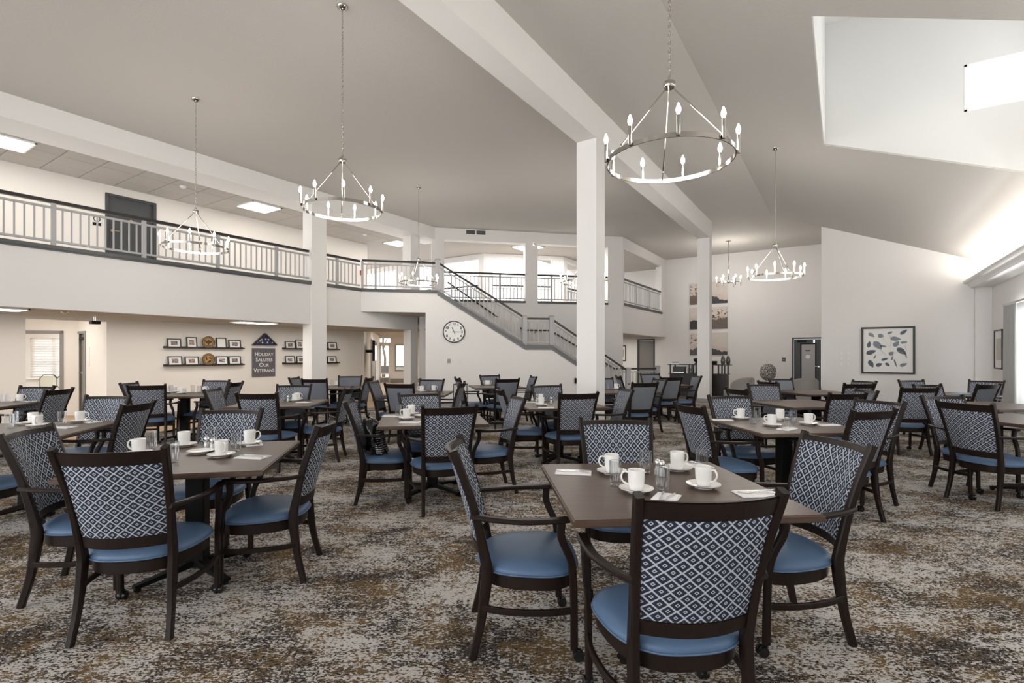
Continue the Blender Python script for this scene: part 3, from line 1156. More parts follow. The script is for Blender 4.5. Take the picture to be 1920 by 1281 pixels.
def make_chair():
    t = thing('dining_chair', 'chair', 'chair')
    W_ = M['wood']
    for s in (-1, 1):
        path = crom([(s * .222, -.258, 0), (s * .212, -.215, .17), (s * .207, -.195, .34), (s * .208, -.198, .47), (s * .222, -.255, .72), (s * .243, -.345, .98)], 4)
        bm = sweep(bmesh.new(), path, [.030, .030], [.036, .040], side=(1, 0, 0), rnd=.18)
        # thicken around the seat joint
        for v in bm.verts:
            k = math.exp(-((v.co.z - .37) / .16) ** 2)
            cx, cy = s * .207, -.197
            v.co.x += (v.co.x - cx) * .18 * k
            v.co.y += (v.co.y - cy) * .45 * k
        obj('back_post', bm, W_, t, smooth='auto')
        # front leg running up into the arm support
        path = crom([(s * .258, .215, .055), (s * .261, .213, .25), (s * .264, .208, .39), (s * .274, .195, .48), (s * .290, .150, .585), (s * .294, .150, .655)], 4)
        bm = sweep(bmesh.new(), path, [.026, .032], [.034, .036], side=(1, 0, 0), rnd=.18)
        obj('front_leg', bm, W_, t, smooth='auto')
        path = crom([(s * .226, -.262, .668), (s * .262, -.17, .664), (s * .298, -.03, .662), (s * .302, .09, .665), (s * .294, .185, .668)], 5)
        bm = sweep(bmesh.new(), path, [.030, .050], [.024, .022], side=(1, 0, 0), rnd=.3)
        obj('armrest', bm, W_, t, smooth='auto')
        path = crom([(s * .214, -.218, .235), (s * .262, -.08, .235), (s * .278, .08, .235), (s * .261, .213, .235)], 5)
        bm = sweep(bmesh.new(), path, .018, .030, side=(1, 0, 0), rnd=.2)
        obj('stretcher', bm, W_, t, smooth='auto')
        bm = bmesh.new()
        for dx in (-.012, .012):
            b2 = bmesh.new()
            lathe(b2, [(.004, -.008), (.024, -.008), (.026, 0), (.024, .008), (.004, .008)], 14)
            bmesh.ops.transform(b2, matrix=Matrix.Translation((s * .258 + dx, .235, .026)) @ Matrix.Rotation(PI / 2, 4, 'Y'), verts=b2.verts)
            me = bpy.data.meshes.new('x')
            b2.to_mesh(me)
            b2.free()
            bm.from_mesh(me)
            bpy.data.meshes.remove(me)
        lathe(bm, [(.007, .02), (.012, .055), (.014, .062)], 10, s * .258, .218)
        obj('caster', bm, M['castblk'], t, smooth='auto')
    # seat frame and cushion share an outline: narrow at the back, round at the front

    def outline(k=0.0, n=44):
        out = []
        for i in range(n):
            a = 2 * PI * i / n
            ca, sa = math.cos(a), math.sin(a)
            e = 2 / 2.7
            x = abs(ca) ** e * (1 if ca > 0 else -1)
            y = abs(sa) ** e * (1 if sa > 0 else -1)
            w = .250 + .036 * y
            out.append((x * (w + k), .015 + y * (.235 + k)))
        return out
    bm = bmesh.new()
    zprism(bm, outline(-.002), .322, .388)
    bmesh.ops.bevel(bm, geom=[e for e in bm.edges if abs(e.verts[0].co.z - e.verts[1].co.z) < 1e-5], offset=.006, segments=2, affect='EDGES')
    obj('seat_frame', bm, W_, t, smooth='auto')
    bm = bmesh.new()
    prof = [(-.010, .388), (.010, .391), (.014, .404), (.008, .420), (-.012, .435), (-.050, .446), (-.11, .452)]
    rings = []
    for k, z in prof:
        rings.append([bm.verts.new((x, y, z)) for x, y in outline(k)])
    for a, b in zip(rings, rings[1:]):
        for i in range(len(a)):
            j = (i + 1) % len(a)
            bm.faces.new((a[i], a[j], b[j], b[i]))
    c = bm.verts.new((0, .015, .457))
    for i in range(len(a)):
        bm.faces.new((rings[-1][i], rings[-1][(i + 1) % len(a)], c))
    st = obj('seat', bm, M['vinyl'], t, smooth=True)
    bm = bmesh.new()
    tube(bm, [(x, y, .396) for x, y in outline(.014)], .0045, 6, True)
    obj('piping', bm, M['vinyl'], st, smooth=True)

    def rail(name, z0, z1, half, y0, y1, d, th):
        bm = bmesh.new()
        n = 12
        rows = []
        for i in range(n + 1):
            x = -half + 2 * half * i / n
            f = []
            for (z, yb, hx) in ((z0, y0, half * .985), (z1, y1, half)):
                xx = x * hx / half
                yc = bow(x, half, d, yb)
                f.append((Vector((xx, yc - th / 2, z)), Vector((xx, yc + th / 2, z))))
            rows.append([bm.verts.new(p) for p in (f[0][0], f[0][1], f[1][1], f[1][0])])
        for a, b in zip(rows, rows[1:]):
            for j in range(4):
                k = (j + 1) % 4
                bm.faces.new((a[j], a[k], b[k], b[j]))
        bm.faces.new(rows[0][::-1])
        bm.faces.new(rows[-1])
        bmesh.ops.recalc_face_normals(bm, faces=list(bm.faces))
        bmesh.ops.bevel(bm, geom=[e for e in bm.edges if abs(e.verts[0].co.x - e.verts[1].co.x) > .02], offset=.005, segments=2, affect='EDGES')
        obj(name, bm, W_, t, smooth='auto')
    rail('top_rail', .895, .963, .230, -.312, -.338, .052, .026)
    rail('lower_rail', .462, .522, .198, -.198, -.206, .050, .024)
    # padded panel, bowed like the rails, front and back faces with UVs in metres
    bm = bmesh.new()
    uvl = bm.loops.layers.uv.new('UVMap')
    nx, nz = 14, 8
    grids = []
    for side in (0, 1):
        g = []
        for iz in range(nz + 1):
            fz = iz / nz
            z = (.520 if side == 0 else .512) + fz * ((.900 if side == 0 else .938) - .520)
            k = (z - .47) / .47
            half = .192 + (.225 - .192) * k - (.004 if side else 0)
            yb = -.198 - .125 * (max(0, (z - .47)) / .45) ** 1.15
            row = []
            for ix in range(nx + 1):
                fx = ix / nx * 2 - 1
                x = fx * half
                edge = max(0, 1 - min((1 - abs(fx)) * 7, fz * 5, (1 - fz) * 5))
                y = bow(x, half, .050, yb) + ((.030 - .013 * edge ** 2) if side else (-.010 + .004 * edge))
                row.append(bm.verts.new((x, y, z)))
            g.append(row)
        grids.append(g)

    def face(vs, sgn):
        f = bm.faces.new(vs)
        for l in f.loops:
            l[uvl].uv = (l.vert.co.x * sgn, l.vert.co.z * (1 if sgn == 1 else .86))
        return f
    for side in (0, 1):
        g = grids[side]
        for iz in range(nz):
            for ix in range(nx):
                vs = (g[iz][ix], g[iz][ix + 1], g[iz + 1][ix + 1], g[iz + 1][ix])
                face(vs if side == 0 else vs[::-1], 1 if side == 0 else 1.18)
    a, b = grids
    for iz in range(nz):
        face((a[iz][0], a[iz + 1][0], b[iz + 1][0], b[iz][0]), 1)
        face((a[iz][nx], b[iz][nx], b[iz + 1][nx], a[iz + 1][nx]), 1)
    for ix in range(nx):
        face((a[0][ix], b[0][ix], b[0][ix + 1], a[0][ix + 1]), 1)
        face((a[nz][ix], a[nz][ix + 1], b[nz][ix + 1], b[nz][ix]), 1)
    loop = [b[0][i].co.copy() for i in range(nx + 1)] + [b[i][nx].co.copy() for i in range(1, nz + 1)] + [b[nz][i].co.copy() for i in range(nx - 1, -1, -1)] + [b[i][0].co.copy() for i in range(nz - 1, 0, -1)]
    bk = obj('backrest', bm, M['fabric'], t, smooth='auto')
    bm = bmesh.new()
    uvl = bm.loops.layers.uv.new('UVMap')
    tube(bm, loop, .005, 6, True)
    for f in bm.faces:
        for l in f.loops:
            l[uvl].uv = (l.vert.co.x, l.vert.co.z)
    obj('piping', bm, M['fabric'], bk, smooth=True)
    return t


CH = [  # x, y of the post tips, facing (degrees from +Y), table, label
 (-1.70, 2.07, -54, 'chair left of the front right table, turned toward the right edge of the photo'),
 (-0.36, 1.76, 39, 'nearest chair, seen square from behind at the front right table'),
 (-0.03, 3.31, 129, 'chair right of the front right table, its patterned front turned to the camera'),
 (-1.37, 3.46, -148, 'chair on the far side of the front right table, facing the camera'),
 (-3.01, 1.00, 42, 'nearest chair at the front left table, seen from behind'),
 (-4.22, 0.98, -40, 'chair left of the front left table, its patterned front showing'),
 (-2.99, 2.23, 132, 'chair right of the front left table, in profile facing left'),
 (-4.35, 2.31, -146, 'chair on the far side of the front left table, facing the camera'),
 (-5.73, 2.15, 130, 'chair right of the table at the left edge, its back turned to the camera'),
 (-7.00, 2.32, -148, 'chair on the far side of the table at the left edge, by the grey door'),
 (-5.52, 0.82, 45, 'chair cut off by the left edge, on the near side of the table there'),
 (-8.98, 2.43, 131, 'chair right of the farthest left table, its dark back seen at an angle'),
 (-10.05, 2.46, -147, 'chair on the far side of the farthest left table, below the side room doorway'),
 (-9.04, 3.48, 52, 'near chair of the table under the picture ledges, seen from behind'),
 (-10.06, 3.61, -47, 'left chair of the table under the picture ledges'),
 (-9.77, 4.90, -152, 'far chair of the table under the picture ledges, facing the camera'),
 (-8.77, 4.74, 129, 'right chair of the table under the picture ledges, left of the grey sign'),
 (-7.23, 3.56, -48, 'left chair of the middle left table, its folded looking side toward the camera'),
 (-5.99, 3.47, 32, 'near chair of the middle left table, seen from behind'),
 (-7.17, 4.77, -138, 'far chair of the middle left table, facing the camera'),
 (-5.84, 4.74, 130, 'right chair of the middle left table, in profile facing left'),
 (-8.64, 6.17, 30, 'near chair of the table by the balcony column, seen from behind'),
 (-9.53, 6.32, -55, 'left chair of the table by the balcony column, half hidden'),
 (-9.19, 7.49, -140, 'far chair of the table by the balcony column, right of that column'),
 (-8.23, 7.21, 122, 'right chair of the table by the balcony column, in front of the entrance passage'),
 (-6.92, 6.12, -60, 'left chair of the table in front of the entrance passage'),
 (-6.06, 5.91, 22, 'near chair of the table in front of the entrance passage, seen from behind'),
 (-6.61, 7.32, -164, 'far chair of the table in front of the entrance passage, by the stair wall corner'),
 (-5.39, 6.73, 120, 'right chair of the table in front of the entrance passage, edge on'),
 (-4.20, 3.40, -46, 'chair with a black bag on its seat'),
 (-2.97, 3.53, 54, 'near chair of the centre table, seen from behind right of the bag'),
 (-4.31, 4.54, -120, 'far chair of the centre table, bright patterned front'),
 (-3.00, 4.74, 138, 'right chair of the centre table, its arm reaching left'),
 (-6.65, 8.12, -40, 'left chair of the table under the clock, dark and edge on'),
 (-6.87, 9.57, -118, 'far chair of the table under the clock, against the stair wall'),
 (-5.52, 8.31, 58, 'near chair of the table under the clock, seen from behind'),
 (-5.63, 9.50, 135, 'right chair of the table under the clock, edge on against the stair wall'),
 (-2.70, 5.64, 48, 'near chair of the table left of the nearest column, seen from behind'),
 (-3.85, 6.87, -124, 'far chair of the table left of the nearest column, facing the camera'),
 (-3.91, 5.69, -48, 'left chair of the table left of the nearest column, its wooden top rail showing'),
 (-2.48, 6.68, 130, 'right chair of the table left of the nearest column, brown in the shade'),
 (-4.11, 9.64, -126, 'far chair right behind the nearest column, half hidden by it'),
 (-4.21, 10.78, -57, 'small dark chair between the stair newel and the nearest column'),
 (-2.79, 8.40, 52, 'near chair of the table right of the nearest column, seen from behind'),
 (-2.97, 9.84, 136, 'brown chair between two blue backed chairs, right of the nearest column'),
 (-4.03, 12.46, -137, 'farthest chair by the stair newel, facing the camera'),
 (-3.03, 10.81, 45, 'near chair of the table in front of the dark console, seen from behind'),
 (-2.74, 11.84, 124, 'right chair of the table in front of the dark console, left of the second column'),
 (-1.21, 4.87, -46, 'left chair of the right middle table, its shaded back toward the camera'),
 (-1.09, 6.22, -140, 'far chair of the right middle table, facing the camera behind the mugs'),
 (0.23, 5.25, 52, 'near chair of the right middle table, overlapping another chair front'),
 (0.32, 6.38, 140, 'chair just behind the near chair of the right middle table, its patterned front turned left'),
 (0.06, 7.39, 42, 'near chair of the empty table, its blue lit back toward the camera'),
 (-1.07, 9.02, -145, 'bright fronted chair on the far side of the empty table, left of the lounge chairs'),
 (-1.03, 11.23, -136, 'pale blue chair in front of the right lounge chair'),
 (0.23, 9.99, 36, 'near chair of the second empty table, seen from behind by the far picture wall'),
 (0.27, 8.23, 116, 'right chair of the empty table, its front turned left'),
 (0.33, 11.12, 132, 'right chair of the second empty table, top rail just below the framed picture'),
 (-1.24, 7.56, -50, 'chair left of the empty table, only its dark top rail showing'),
 (-1.12, 9.92, -48, 'chair left of the second empty table, dark top rail behind a bright back'),
 (1.06, 11.96, -141, 'chair facing the camera at the far round table, left one'),
 (1.11, 10.26, -138, 'chair facing the camera between two turned chairs left of the round table'),
 (0.93, 9.29, 30, 'chair standing apart, seen from behind left of the round table'),
 (0.94, 7.47, -142, 'blue fronted chair behind the large chair at the right'),
 (0.99, 6.57, -44, 'large chair at the right, seen from behind at the right edge table'),
 (2.20, 12.46, 150, 'chair facing the camera below the picture by the curtain'),
 (1.96, 10.92, 48, 'blue backed chair at the far right, seen from behind'),
 (2.45, 9.55, 205, 'chair cut by the right edge, facing the camera in front of the curtain'),
]
chair0 = make_chair()
for i, (x, y, a, lb) in enumerate(CH):
    r = R_(a)
    x, y = x * .97, y * .97
    loc = (x - math.sin(r) * .345, y + math.cos(r) * .345, 0)
    if i == 0:
        chair0.location = loc
        chair0.rotation_euler = (0, 0, r)
        chair0['label'] = lb
        chair0['group'] = 'dining chairs'
        c = chair0
    else:
        c = dup(chair0, loc, r, lb, 'dining chairs')
    if 'black bag' in lb:
        bag_chair = (Vector(loc), r)


# ================================================================ TABLES
TZ = .755


def make_table(n='dining_table', round_=False):
    t = thing(n, 'table', 'table')
    bm = bmesh.new()
    if round_:
        lathe(bm, [(.50, .722), (.515, .730), (.52, .742), (.515, TZ)], 48)
    else:
        zprism(bm, [(-.53, -.53), (.53, -.53), (.53, .53), (-.53, .53)], .722, TZ)
        bmesh.ops.bevel(bm, geom=[e for e in bm.edges if abs(e.verts[0].co.z - e.verts[1].co.z) < 1e-5], offset=.007, segments=3, affect='EDGES')
    obj('tabletop', bm, M['laminate'], t, smooth='auto')
    bm = bmesh.new()
    bev(bm, .003)
    box(bm, -.055, .055, -.055, .055, .04, .70)
    obj('pedestal', bev(bm, .008, 2), M['black'], t)
    bm = bmesh.new()
    for k in range(4):
        b2 = B(-.30, .30, -.02, .02, .695, .722) if k < 2 else None
        if b2:
            bmesh.ops.rotate(b2, matrix=Matrix.Rotation(PI / 4 + k * PI / 2, 3, 'Z'), verts=b2.verts)
            me = bpy.data.meshes.new('x')
            b2.to_mesh(me)
            b2.free()
            bm.from_mesh(me)
            bpy.data.meshes.remove(me)
    obj('bracket', bm, M['black'], t)
    for k in range(4):
        a = PI / 4 + k * PI / 2
        d = Vector((math.cos(a), math.sin(a), 0))
        pts = [d * .03 + Vector((0, 0, .07)), d * .12 + Vector((0, 0, .055)), d * .36 + Vector((0, 0, .028))]
        bm = sweep(bmesh.new(), pts, [.075, .05], [.05, .022], side=(-d.y, d.x, 0), rnd=.2)
        ft = obj('foot', bm, M['black'], t, smooth='auto')
        bm = bmesh.new()
        lathe(bm, [(.018, 0), (.02, .004), (.02, .018)], 10, d.x * .34, d.y * .34)
        obj('glide', bm, M['castblk'], ft)
    return t


TB = {
 'fr': (-.80, 2.58, 37, 'front right table', 'large brown table nearest the camera at the front right'),
 'fl': (-3.55, 1.66, 45, 'front left table', 'brown table at the front left with a chair pulled up on each side'),
 'le': (-6.13, 1.44, 47, 'left edge table', 'brown table cut by the left edge, with the grey door behind it'),
 'fl2': (-9.68, 1.75, 45, 'farthest left table', 'brown table below the side room doorway, cut by the left edge'),
 'pl': (-9.40, 4.20, 40, 'picture ledge table', 'dark table under the picture ledges, crowded with glasses'),
 'ml': (-6.55, 4.13, 40, 'middle left table', 'brown table in the middle left, in front of the grey sign'),
 'bc': (-8.88, 6.80, 38, 'balcony column table', 'table beside the base of the balcony column'),
 'ce': (-3.60, 3.99, 44, 'centre table', 'centre table beside the chair with the black bag'),
 'en': (-6.22, 6.55, 32, 'entrance passage table', 'table in front of the entrance passage'),
 'cl': (-6.18, 8.86, 45, 'clock table', 'small looking table under the clock'),
 'co': (-3.22, 6.08, 45, 'nearest column table', 'table just left of the nearest column'),
 'rc': (-3.45, 9.05, 45, 'behind column table', 'table partly hidden behind the nearest column'),
 'cn': (-3.50, 11.5, 45, 'console table', 'far table in front of the dark console'),
 'rm': (-.47, 5.48, 38, 'right middle table', 'brown table at the right middle, laid with four mugs'),
 'e1': (-.48, 8.05, 42, 'empty table', 'bare brown table behind the laid right middle table'),
 'e2': (-.40, 10.6, 40, 'second empty table', 'farther bare brown table in front of the lounge chairs'),
 're': (1.66, 7.25, -42, 'right edge table', 'bare table cut by the right edge beside the large chair'),
 're2': (1.70, 9.14, 37, 'upper right table', 'bare table farther back at the right edge'),
}
tb0 = None
for k, (x, y, a, nm, lb) in TB.items():
    if tb0 is None:
        tb0 = make_table()
        tb0.location = (x, y, 0)
        tb0.rotation_euler = (0, 0, R_(a))
        tb0['label'] = lb
        tb0['group'] = 'square dining tables'
    else:
        dup(tb0, (x, y, 0), R_(a), lb, 'square dining tables')
rt = make_table('round_table', True)
rp = Vector((1.68, 11.42, 0))
rt.location = rp
rt['label'] = 'round brown table in the far right corner with a folded blue cloth'


# ================================================================ TABLEWARE
def make_mug():
    t = thing('coffee_mug', 'mug', 'cup')
    bm = bmesh.new()
    lathe(bm, [(.024, 0), (.031, .002), (.034, .012), (.0385, .03), (.040, .060), (.041, .096), (.0405, .099), (.038, .097), (.036, .06), (.034, .02), (.02, .012)], 28, cap=True)
    obj('cup', bm, M['china'], t, smooth='auto')
    bm = bmesh.new()
    path = crom([(.037, 0, .084), (.060, 0, .086), (.071, 0, .065), (.064, 0, .040), (.036, 0, .024)], 5)
    sweep(bm, path, .013, .008, side=(0, 1, 0), rnd=.35)
    obj('handle', bm, M['china'], t, smooth=True)
    return t


def saucer_bm():
    bm = bmesh.new()
    return lathe(bm, [(.04, .001), (.045, .0), (.047, .004), (.070, .012), (.083, .019), (.083, .021), (.070, .016), (.045, .008), (.001, .007)], 36)


def make_glass():
    t = thing('drinking_glass', 'glass', 'glass')
    bm = bmesh.new()
    seg = 32
    prof = [(.024, .0), (.027, .002), (.0275, .014), (.0255, .016), (.029, .03), (.0315, .06), (.0335, .128), (.0322, .1285), (.0322, .125)]
    rings = []
    for r, z in prof:
        ring = []
        for i in range(seg):
            fl = .0018 * (1 if i % 2 else -1) if .015 < z < .065 and r > .0249 else 0
            a = 2 * PI * i / seg
            ring.append(bm.verts.new(((r + fl) * math.cos(a), (r + fl) * math.sin(a), z)))
        rings.append(ring)
    for a, b in zip(rings, rings[1:]):
        for i in range(seg):
            j = (i + 1) % seg
            bm.faces.new((a[i], a[j], b[j], b[i]))
    bm.faces.new(rings[0][::-1])
    obj('tumbler', bm, M['glass'], t, smooth='auto')
    return t


def make_setting():
    """napkin with cutlery lying on it: the napkin is one thing, each utensil another"""
    bm = B(-.055, .055, -.10, .10, 0, .004)
    box(bm, -.05, .055, -.095, .098, .004, .007)
    nap = obj('napkin', bev(bm, .001, 1), M['napkin'], cat='napkin', label='n')

    def blade(pts, w0, w1, th=.003):
        return sweep(bmesh.new(), pts, [w0, w1], th, side=(1, 0, 0), rnd=.2)
    bm = blade([(0, -.10, .003), (0, -.01, .003)], .010, .007)
    sweep(bm, [(0, -.01, .003), (0, .05, .003), (.003, .10, .003)], [.012, .006], .0015, side=(1, 0, 0))
    kn = obj('knife', bm, M['steel'], smooth='auto', cat='cutlery', label='k')
    bm = blade(crom([(0, -.09, .004), (0, -.02, .006), (0, .035, .004)], 3), .010, .005)
    sweep(bm, [(0, .035, .004), (0, .05, .003), (0, .062, .003)], [.008, .022], .002, side=(1, 0, 0))
    for k in range(4):
        sweep(bm, [(-.009 + .006 * k, .060, .003), (-.009 + .006 * k, .095, .005)], .0028, .002, side=(1, 0, 0))
    fk = obj('fork', bm, M['steel'], smooth='auto', cat='cutlery', label='f')
    return nap, kn, fk


def make_shaker():
    t = thing('salt_shaker', 's', 'shaker')
    bm = bmesh.new()
    lathe(bm, [(.018, 0), (.020, .004), (.018, .03), (.014, .062)], 12)
    obj('bottle', bm, M['glass'], t, smooth='auto')
    bm = bmesh.new()
    lathe(bm, [(.016, .003), (.016, .03), (.013, .045)], 12)
    obj('contents', bm, M['salt'], t, smooth='auto')
    bm = bmesh.new()
    lathe(bm, [(.0155, .060), (.0165, .064), (.016, .078), (.010, .088), (.002, .091)], 14)
    obj('lid', bm, M['steel'], t, smooth='auto')
    return t


# per table: m = mug on a saucer (px, py, handle direction in degrees from the image right), g = glass,
# n = napkin with cutlery (px, py, turn), s = shaker, p = empty saucer
SET = {
 'fr': [('m', 1147, 888, 170), ('m', 1193, 922, 165), ('m', 1270, 882, 20), ('m', 1319, 914, -50), ('g', 1155, 911), ('g', 1210, 888), ('g', 1242, 921), ('g', 1316, 884),
        ('s', 1233, 891), ('s', 1241, 894), ('n', 1075, 887, 80), ('n', 1247, 937, 150), ('n', 1294, 868, 20), ('n', 1420, 927, 95)],
 'fl': [('m', 260, 853, 180), ('m', 345, 837, 150), ('m', 415, 856, -40), ('m', 468, 834, 30), ('g', 284, 842), ('g', 324, 867), ('g', 399, 834), ('g', 443, 846),
        ('p', 376, 850), ('s', 388, 842), ('s', 399, 845), ('n', 474, 858, 80), ('n', 484, 828, 30)],
 'le': [('m', 70, 800, -60), ('m', 78, 791, 60), ('m', 167, 788, 20), ('g', 17.5, 803), ('g', 26, 797), ('g', 117, 797), ('p', 50, 796), ('n', 119, 802, 80), ('n', 196, 786, 60)],
 'fl2': [('m', 44, 752.5, 20), ('g', 4, 755), ('g', 15, 755), ('n', 66, 751.5, 80)],
 'pl': [('m', 341, 738.4, 0), ('m', 333.4, 735, 180), ('m', 306, 737.5, 180), ('m', 384, 736, 0), ('g', 310.4, 735.6), ('g', 321, 738.4), ('g', 361.5, 735.6), ('g', 373.7, 737.3), ('s', 347, 736.6)],
 'ml': [('m', 553, 752.5, 0), ('m', 562, 749, 10), ('g', 528, 754), ('s', 540, 753.4), ('n', 570, 755, 80)],
 'bc': [('m', 633.7, 723.3, 0), ('m', 651.5, 721.6, 20), ('g', 612.6, 722.3), ('g', 629, 722), ('g', 640, 722.3)],
 'ce': [('m', 762.5, 786, 170), ('m', 772, 777.5, 160), ('g', 747, 781), ('g', 802, 777), ('p', 790, 781.5), ('n', 729, 781, 80), ('n', 769, 792.5, 85)],
 'en': [('m', 790.6, 735, 180), ('m', 815, 733, 0), ('g', 782, 734), ('g', 802, 734)],
 'cl': [('m', 910, 721.3, 180), ('m', 915, 722.3, 0), ('g', 903.8, 722.3), ('g', 922.5, 720.6), ('s', 928, 721.6)],
 'co': [('m', 1015, 760.5, 180), ('m', 1012, 752.5, 160), ('g', 1006, 755), ('g', 1045, 760), ('g', 1037, 752.5), ('s', 1033.6, 757), ('n', 997, 755, 75), ('n', 1024, 765, 85)],
 'rc': [('m', 1155, 730, 0), ('m', 1180, 724, 0), ('m', 1171, 725, 180), ('g', 1140, 730), ('g', 1160, 725)],
 'cn': [('m', 1215, 713.4, 0), ('m', 1221, 712.6, 180), ('g', 1209, 713)],
 'rm': [('m', 1389, 786, 170), ('m', 1447.5, 799, 130), ('m', 1462.5, 786.5, 30), ('m', 1516, 796.5, 10), ('g', 1412, 795), ('g', 1420, 788), ('g', 1478, 803.5), ('g', 1487.5, 793),
        ('n', 1350, 788, 80), ('n', 1476, 805, 130), ('n', 1552, 797.5, 95), ('n', 1430, 781, 30)],
}
KN = {'m': ('white mug', 'mugs'), 'g': ('clear drinking glass', 'glasses'), 'n': ('folded white napkin', 'napkins'), 's': ('glass salt or pepper shaker', 'shakers'), 'p': ('empty white saucer', 'empty saucers')}
ORD = ['leftmost', 'second from left', 'third from left', 'fourth from left', 'fifth from left']
mug0 = glass0 = shaker0 = nap0 = sau0 = None


def place(src, loc, rz, lb, grp):
    if src.get('used'):
        return dup(src, loc, rz, lb, grp)
    src['used'] = 1
    src.location = loc
    src.rotation_euler = (0, 0, rz)
    src['label'] = lb
    src['group'] = grp
    return src


def lbl(kind, key, pos, total):
    nm, pl_ = KN[kind]
    tn = TB[key][3]
    if total == 1:
        return '%s on the %s' % (nm, tn)
    return '%s, %s of the %d on the %s' % (nm, ORD[pos], total, tn)


mug0, glass0, shaker0 = make_mug(), make_glass(), make_shaker()
sau0 = obj('saucer', saucer_bm(), M['china'], smooth='auto', cat='saucer', label='x')
nap0, kn0, fk0 = make_setting()
CAMA = TH   # image-right direction is at this angle from +X
for key, items in SET.items():
    tx, ty, ta = TB[key][:3]
    for kind in 'mgnsp':
        its = sorted([i for i in items if i[0] == kind], key=lambda v: v[1])
        for pos, it in enumerate(its):
            p = atz(it[1], it[2], TZ)
            # keep it on the tabletop
            dx, dy = p.x - tx, p.y - ty
            ca, sa = math.cos(R_(ta)), math.sin(R_(ta))
            lx, ly = dx * ca + dy * sa, -dx * sa + dy * ca
            lim = .44 if kind in 'mp' else (.42 if kind == 'n' else .48)
            lx, ly = max(-lim, min(lim, lx)), max(-lim, min(lim, ly))
            p = Vector((tx + lx * ca - ly * sa, ty + lx * sa + ly * ca, TZ))
            lb = lbl(kind, key, pos, len(its))
            if kind == 'm':
                place(sau0, p, 0, lb.replace('white mug', 'white saucer under the mug'), 'saucers under mugs')
                place(mug0, p + Vector((0, 0, .0085)), CAMA + R_(it[3]), lb, 'white coffee mugs')
            elif kind == 'g':
                place(glass0, p, random.random() * 6, lb, 'drinking glasses')
            elif kind == 's':
                place(shaker0, p, 0, lb, 'shakers')
            elif kind == 'p':
                place(sau0, p, 0, lb, 'empty saucers')
            else:
                rz = CAMA + R_(it[3])
                place(nap0, p, rz, lb, 'paper napkins')
                o1 = Vector((math.cos(rz), math.sin(rz), 0))
                place(kn0, p + o1 * .018 + Vector((0, 0, .0075)), rz + .12, lb.replace('folded white napkin', 'steel knife on the napkin'), 'knives')
                place(fk0, p - o1 * .012 + Vector((0, 0, .0078)), rz - .15, lb.replace('folded white napkin', 'steel fork on the napkin'), 'forks')
# clean up the helper flags
for o in bpy.data.objects:
    if 'used' in o:
        del o['used']
# packets and caddy on the centre table
p = atz(839, 779, TZ)
o = thing('sugar_caddy', 'small white caddy of sugar packets on the centre table', 'caddy', p, CAMA)
bm = B(-.06, .06, -.035, .035, 0, .012)
box(bm, -.06, .06, -.035, -.031, 0, .04)
box(bm, -.06, .06, .031, .035, 0, .04)
box(bm, -.06, -.056, -.035, .035, 0, .04)
box(bm, .056, .06, -.035, .035, 0, .04)
obj('tray', bm, M['plastic'], o)
pk = None
for i in range(9):
    b = obj('sugar_packet', B(-.002, .002, -.027, .027, 0, .055), M['napkin'], o)
    b.location = (-.048 + .012 * i, 0, .012)
p = atz(1803, 740, TZ) if False else rp + Vector((0, 0, TZ))
bm = B(-.13, .13, -.07, .07, 0, .012)
box(bm, -.10, .12, -.065, .06, .012, .02)
obj('folded_cloth', bev(bm, .003, 1), mat('pale_blue_cloth', (.32, .45, .58), .9), label='folded pale blue cloth lying on the round table', cat='cloth', loc=p, rz=TH + .2)

# black bag on the chair seat
loc, r = bag_chair
bm = bmesh.new()
n, k = 26, 16
rings = []
rb = random.Random(3)
for j in range(k + 1):
    f = j / k
    z = .36 * f
    w = .15 * (1 - .35 * f) * (1 if f < .8 else max(.12, math.sqrt(max(0, 1 - ((f - .8) / .2) ** 2))))
    ring = []
    for i in range(n):
        a = 2 * PI * i / n
        rr = 1 + .10 * math.sin(3 * a + 5 * f) + .06 * math.sin(7 * a - 9 * f) + .04 * rb.uniform(-1, 1)
        ring.append(bm.verts.new((w * rr * math.cos(a), w * .72 * rr * math.sin(a) - .09 * f, z)))
    rings.append(ring)
for a, b in zip(rings, rings[1:]):
    for i in range(n):
        bm.faces.new((a[i], a[(i + 1) % n], b[(i + 1) % n], b[i]))
bm.faces.new(rings[0][::-1])
bm.faces.new(rings[-1])
m = M['bag']
t_ = NT(m)
tc = t_.n('ShaderNodeTexCoord')
s_ = t_.n('ShaderNodeSeparateXYZ')
t_.l(tc.outputs['Object'], s_.inputs[0])
ln = t_.math('GREATER_THAN', t_.math('FRACT', t_.math('DIVIDE', s_.outputs[2], .020)), .68)
nn = t_.math('GREATER_THAN', t_.noise(t_.mapping(tc.outputs['Object'], sc=(1, 1, .2)), 55, 2), .47)
ok = t_.math('MULTIPLY', t_.math('LESS_THAN', s_.outputs[2], .26), t_.math('GREATER_THAN', s_.outputs[1], -.02))
t_.l(t_.mix(t_.math('MULTIPLY', t_.math('MULTIPLY', ln, nn), ok), (.008, .008, .010), (.55, .55, .57)), t_.b.inputs['Base Color'])
bg = thing('plastic_bag', 'black plastic bag with white printing, leaning on a chair back', 'bag')
bg.location = loc + Vector((math.sin(r) * .07, -math.cos(r) * .07, .480)) * 1.0
bg.location = Vector((loc.x + math.sin(r) * .06, loc.y - math.cos(r) * .06, .450))
bg.rotation_euler = (0, 0, r)
obj('sack', bm, m, bg, smooth='auto')
bm = bmesh.new()
tube(bm, crom([(0, -.10, .34), (.02, -.10, .375), (-.01, -.09, .395), (-.03, -.10, .37), (.0, -.10, .35)], 4), .010, 6)
obj('knot', bm, m, bg, smooth=True)

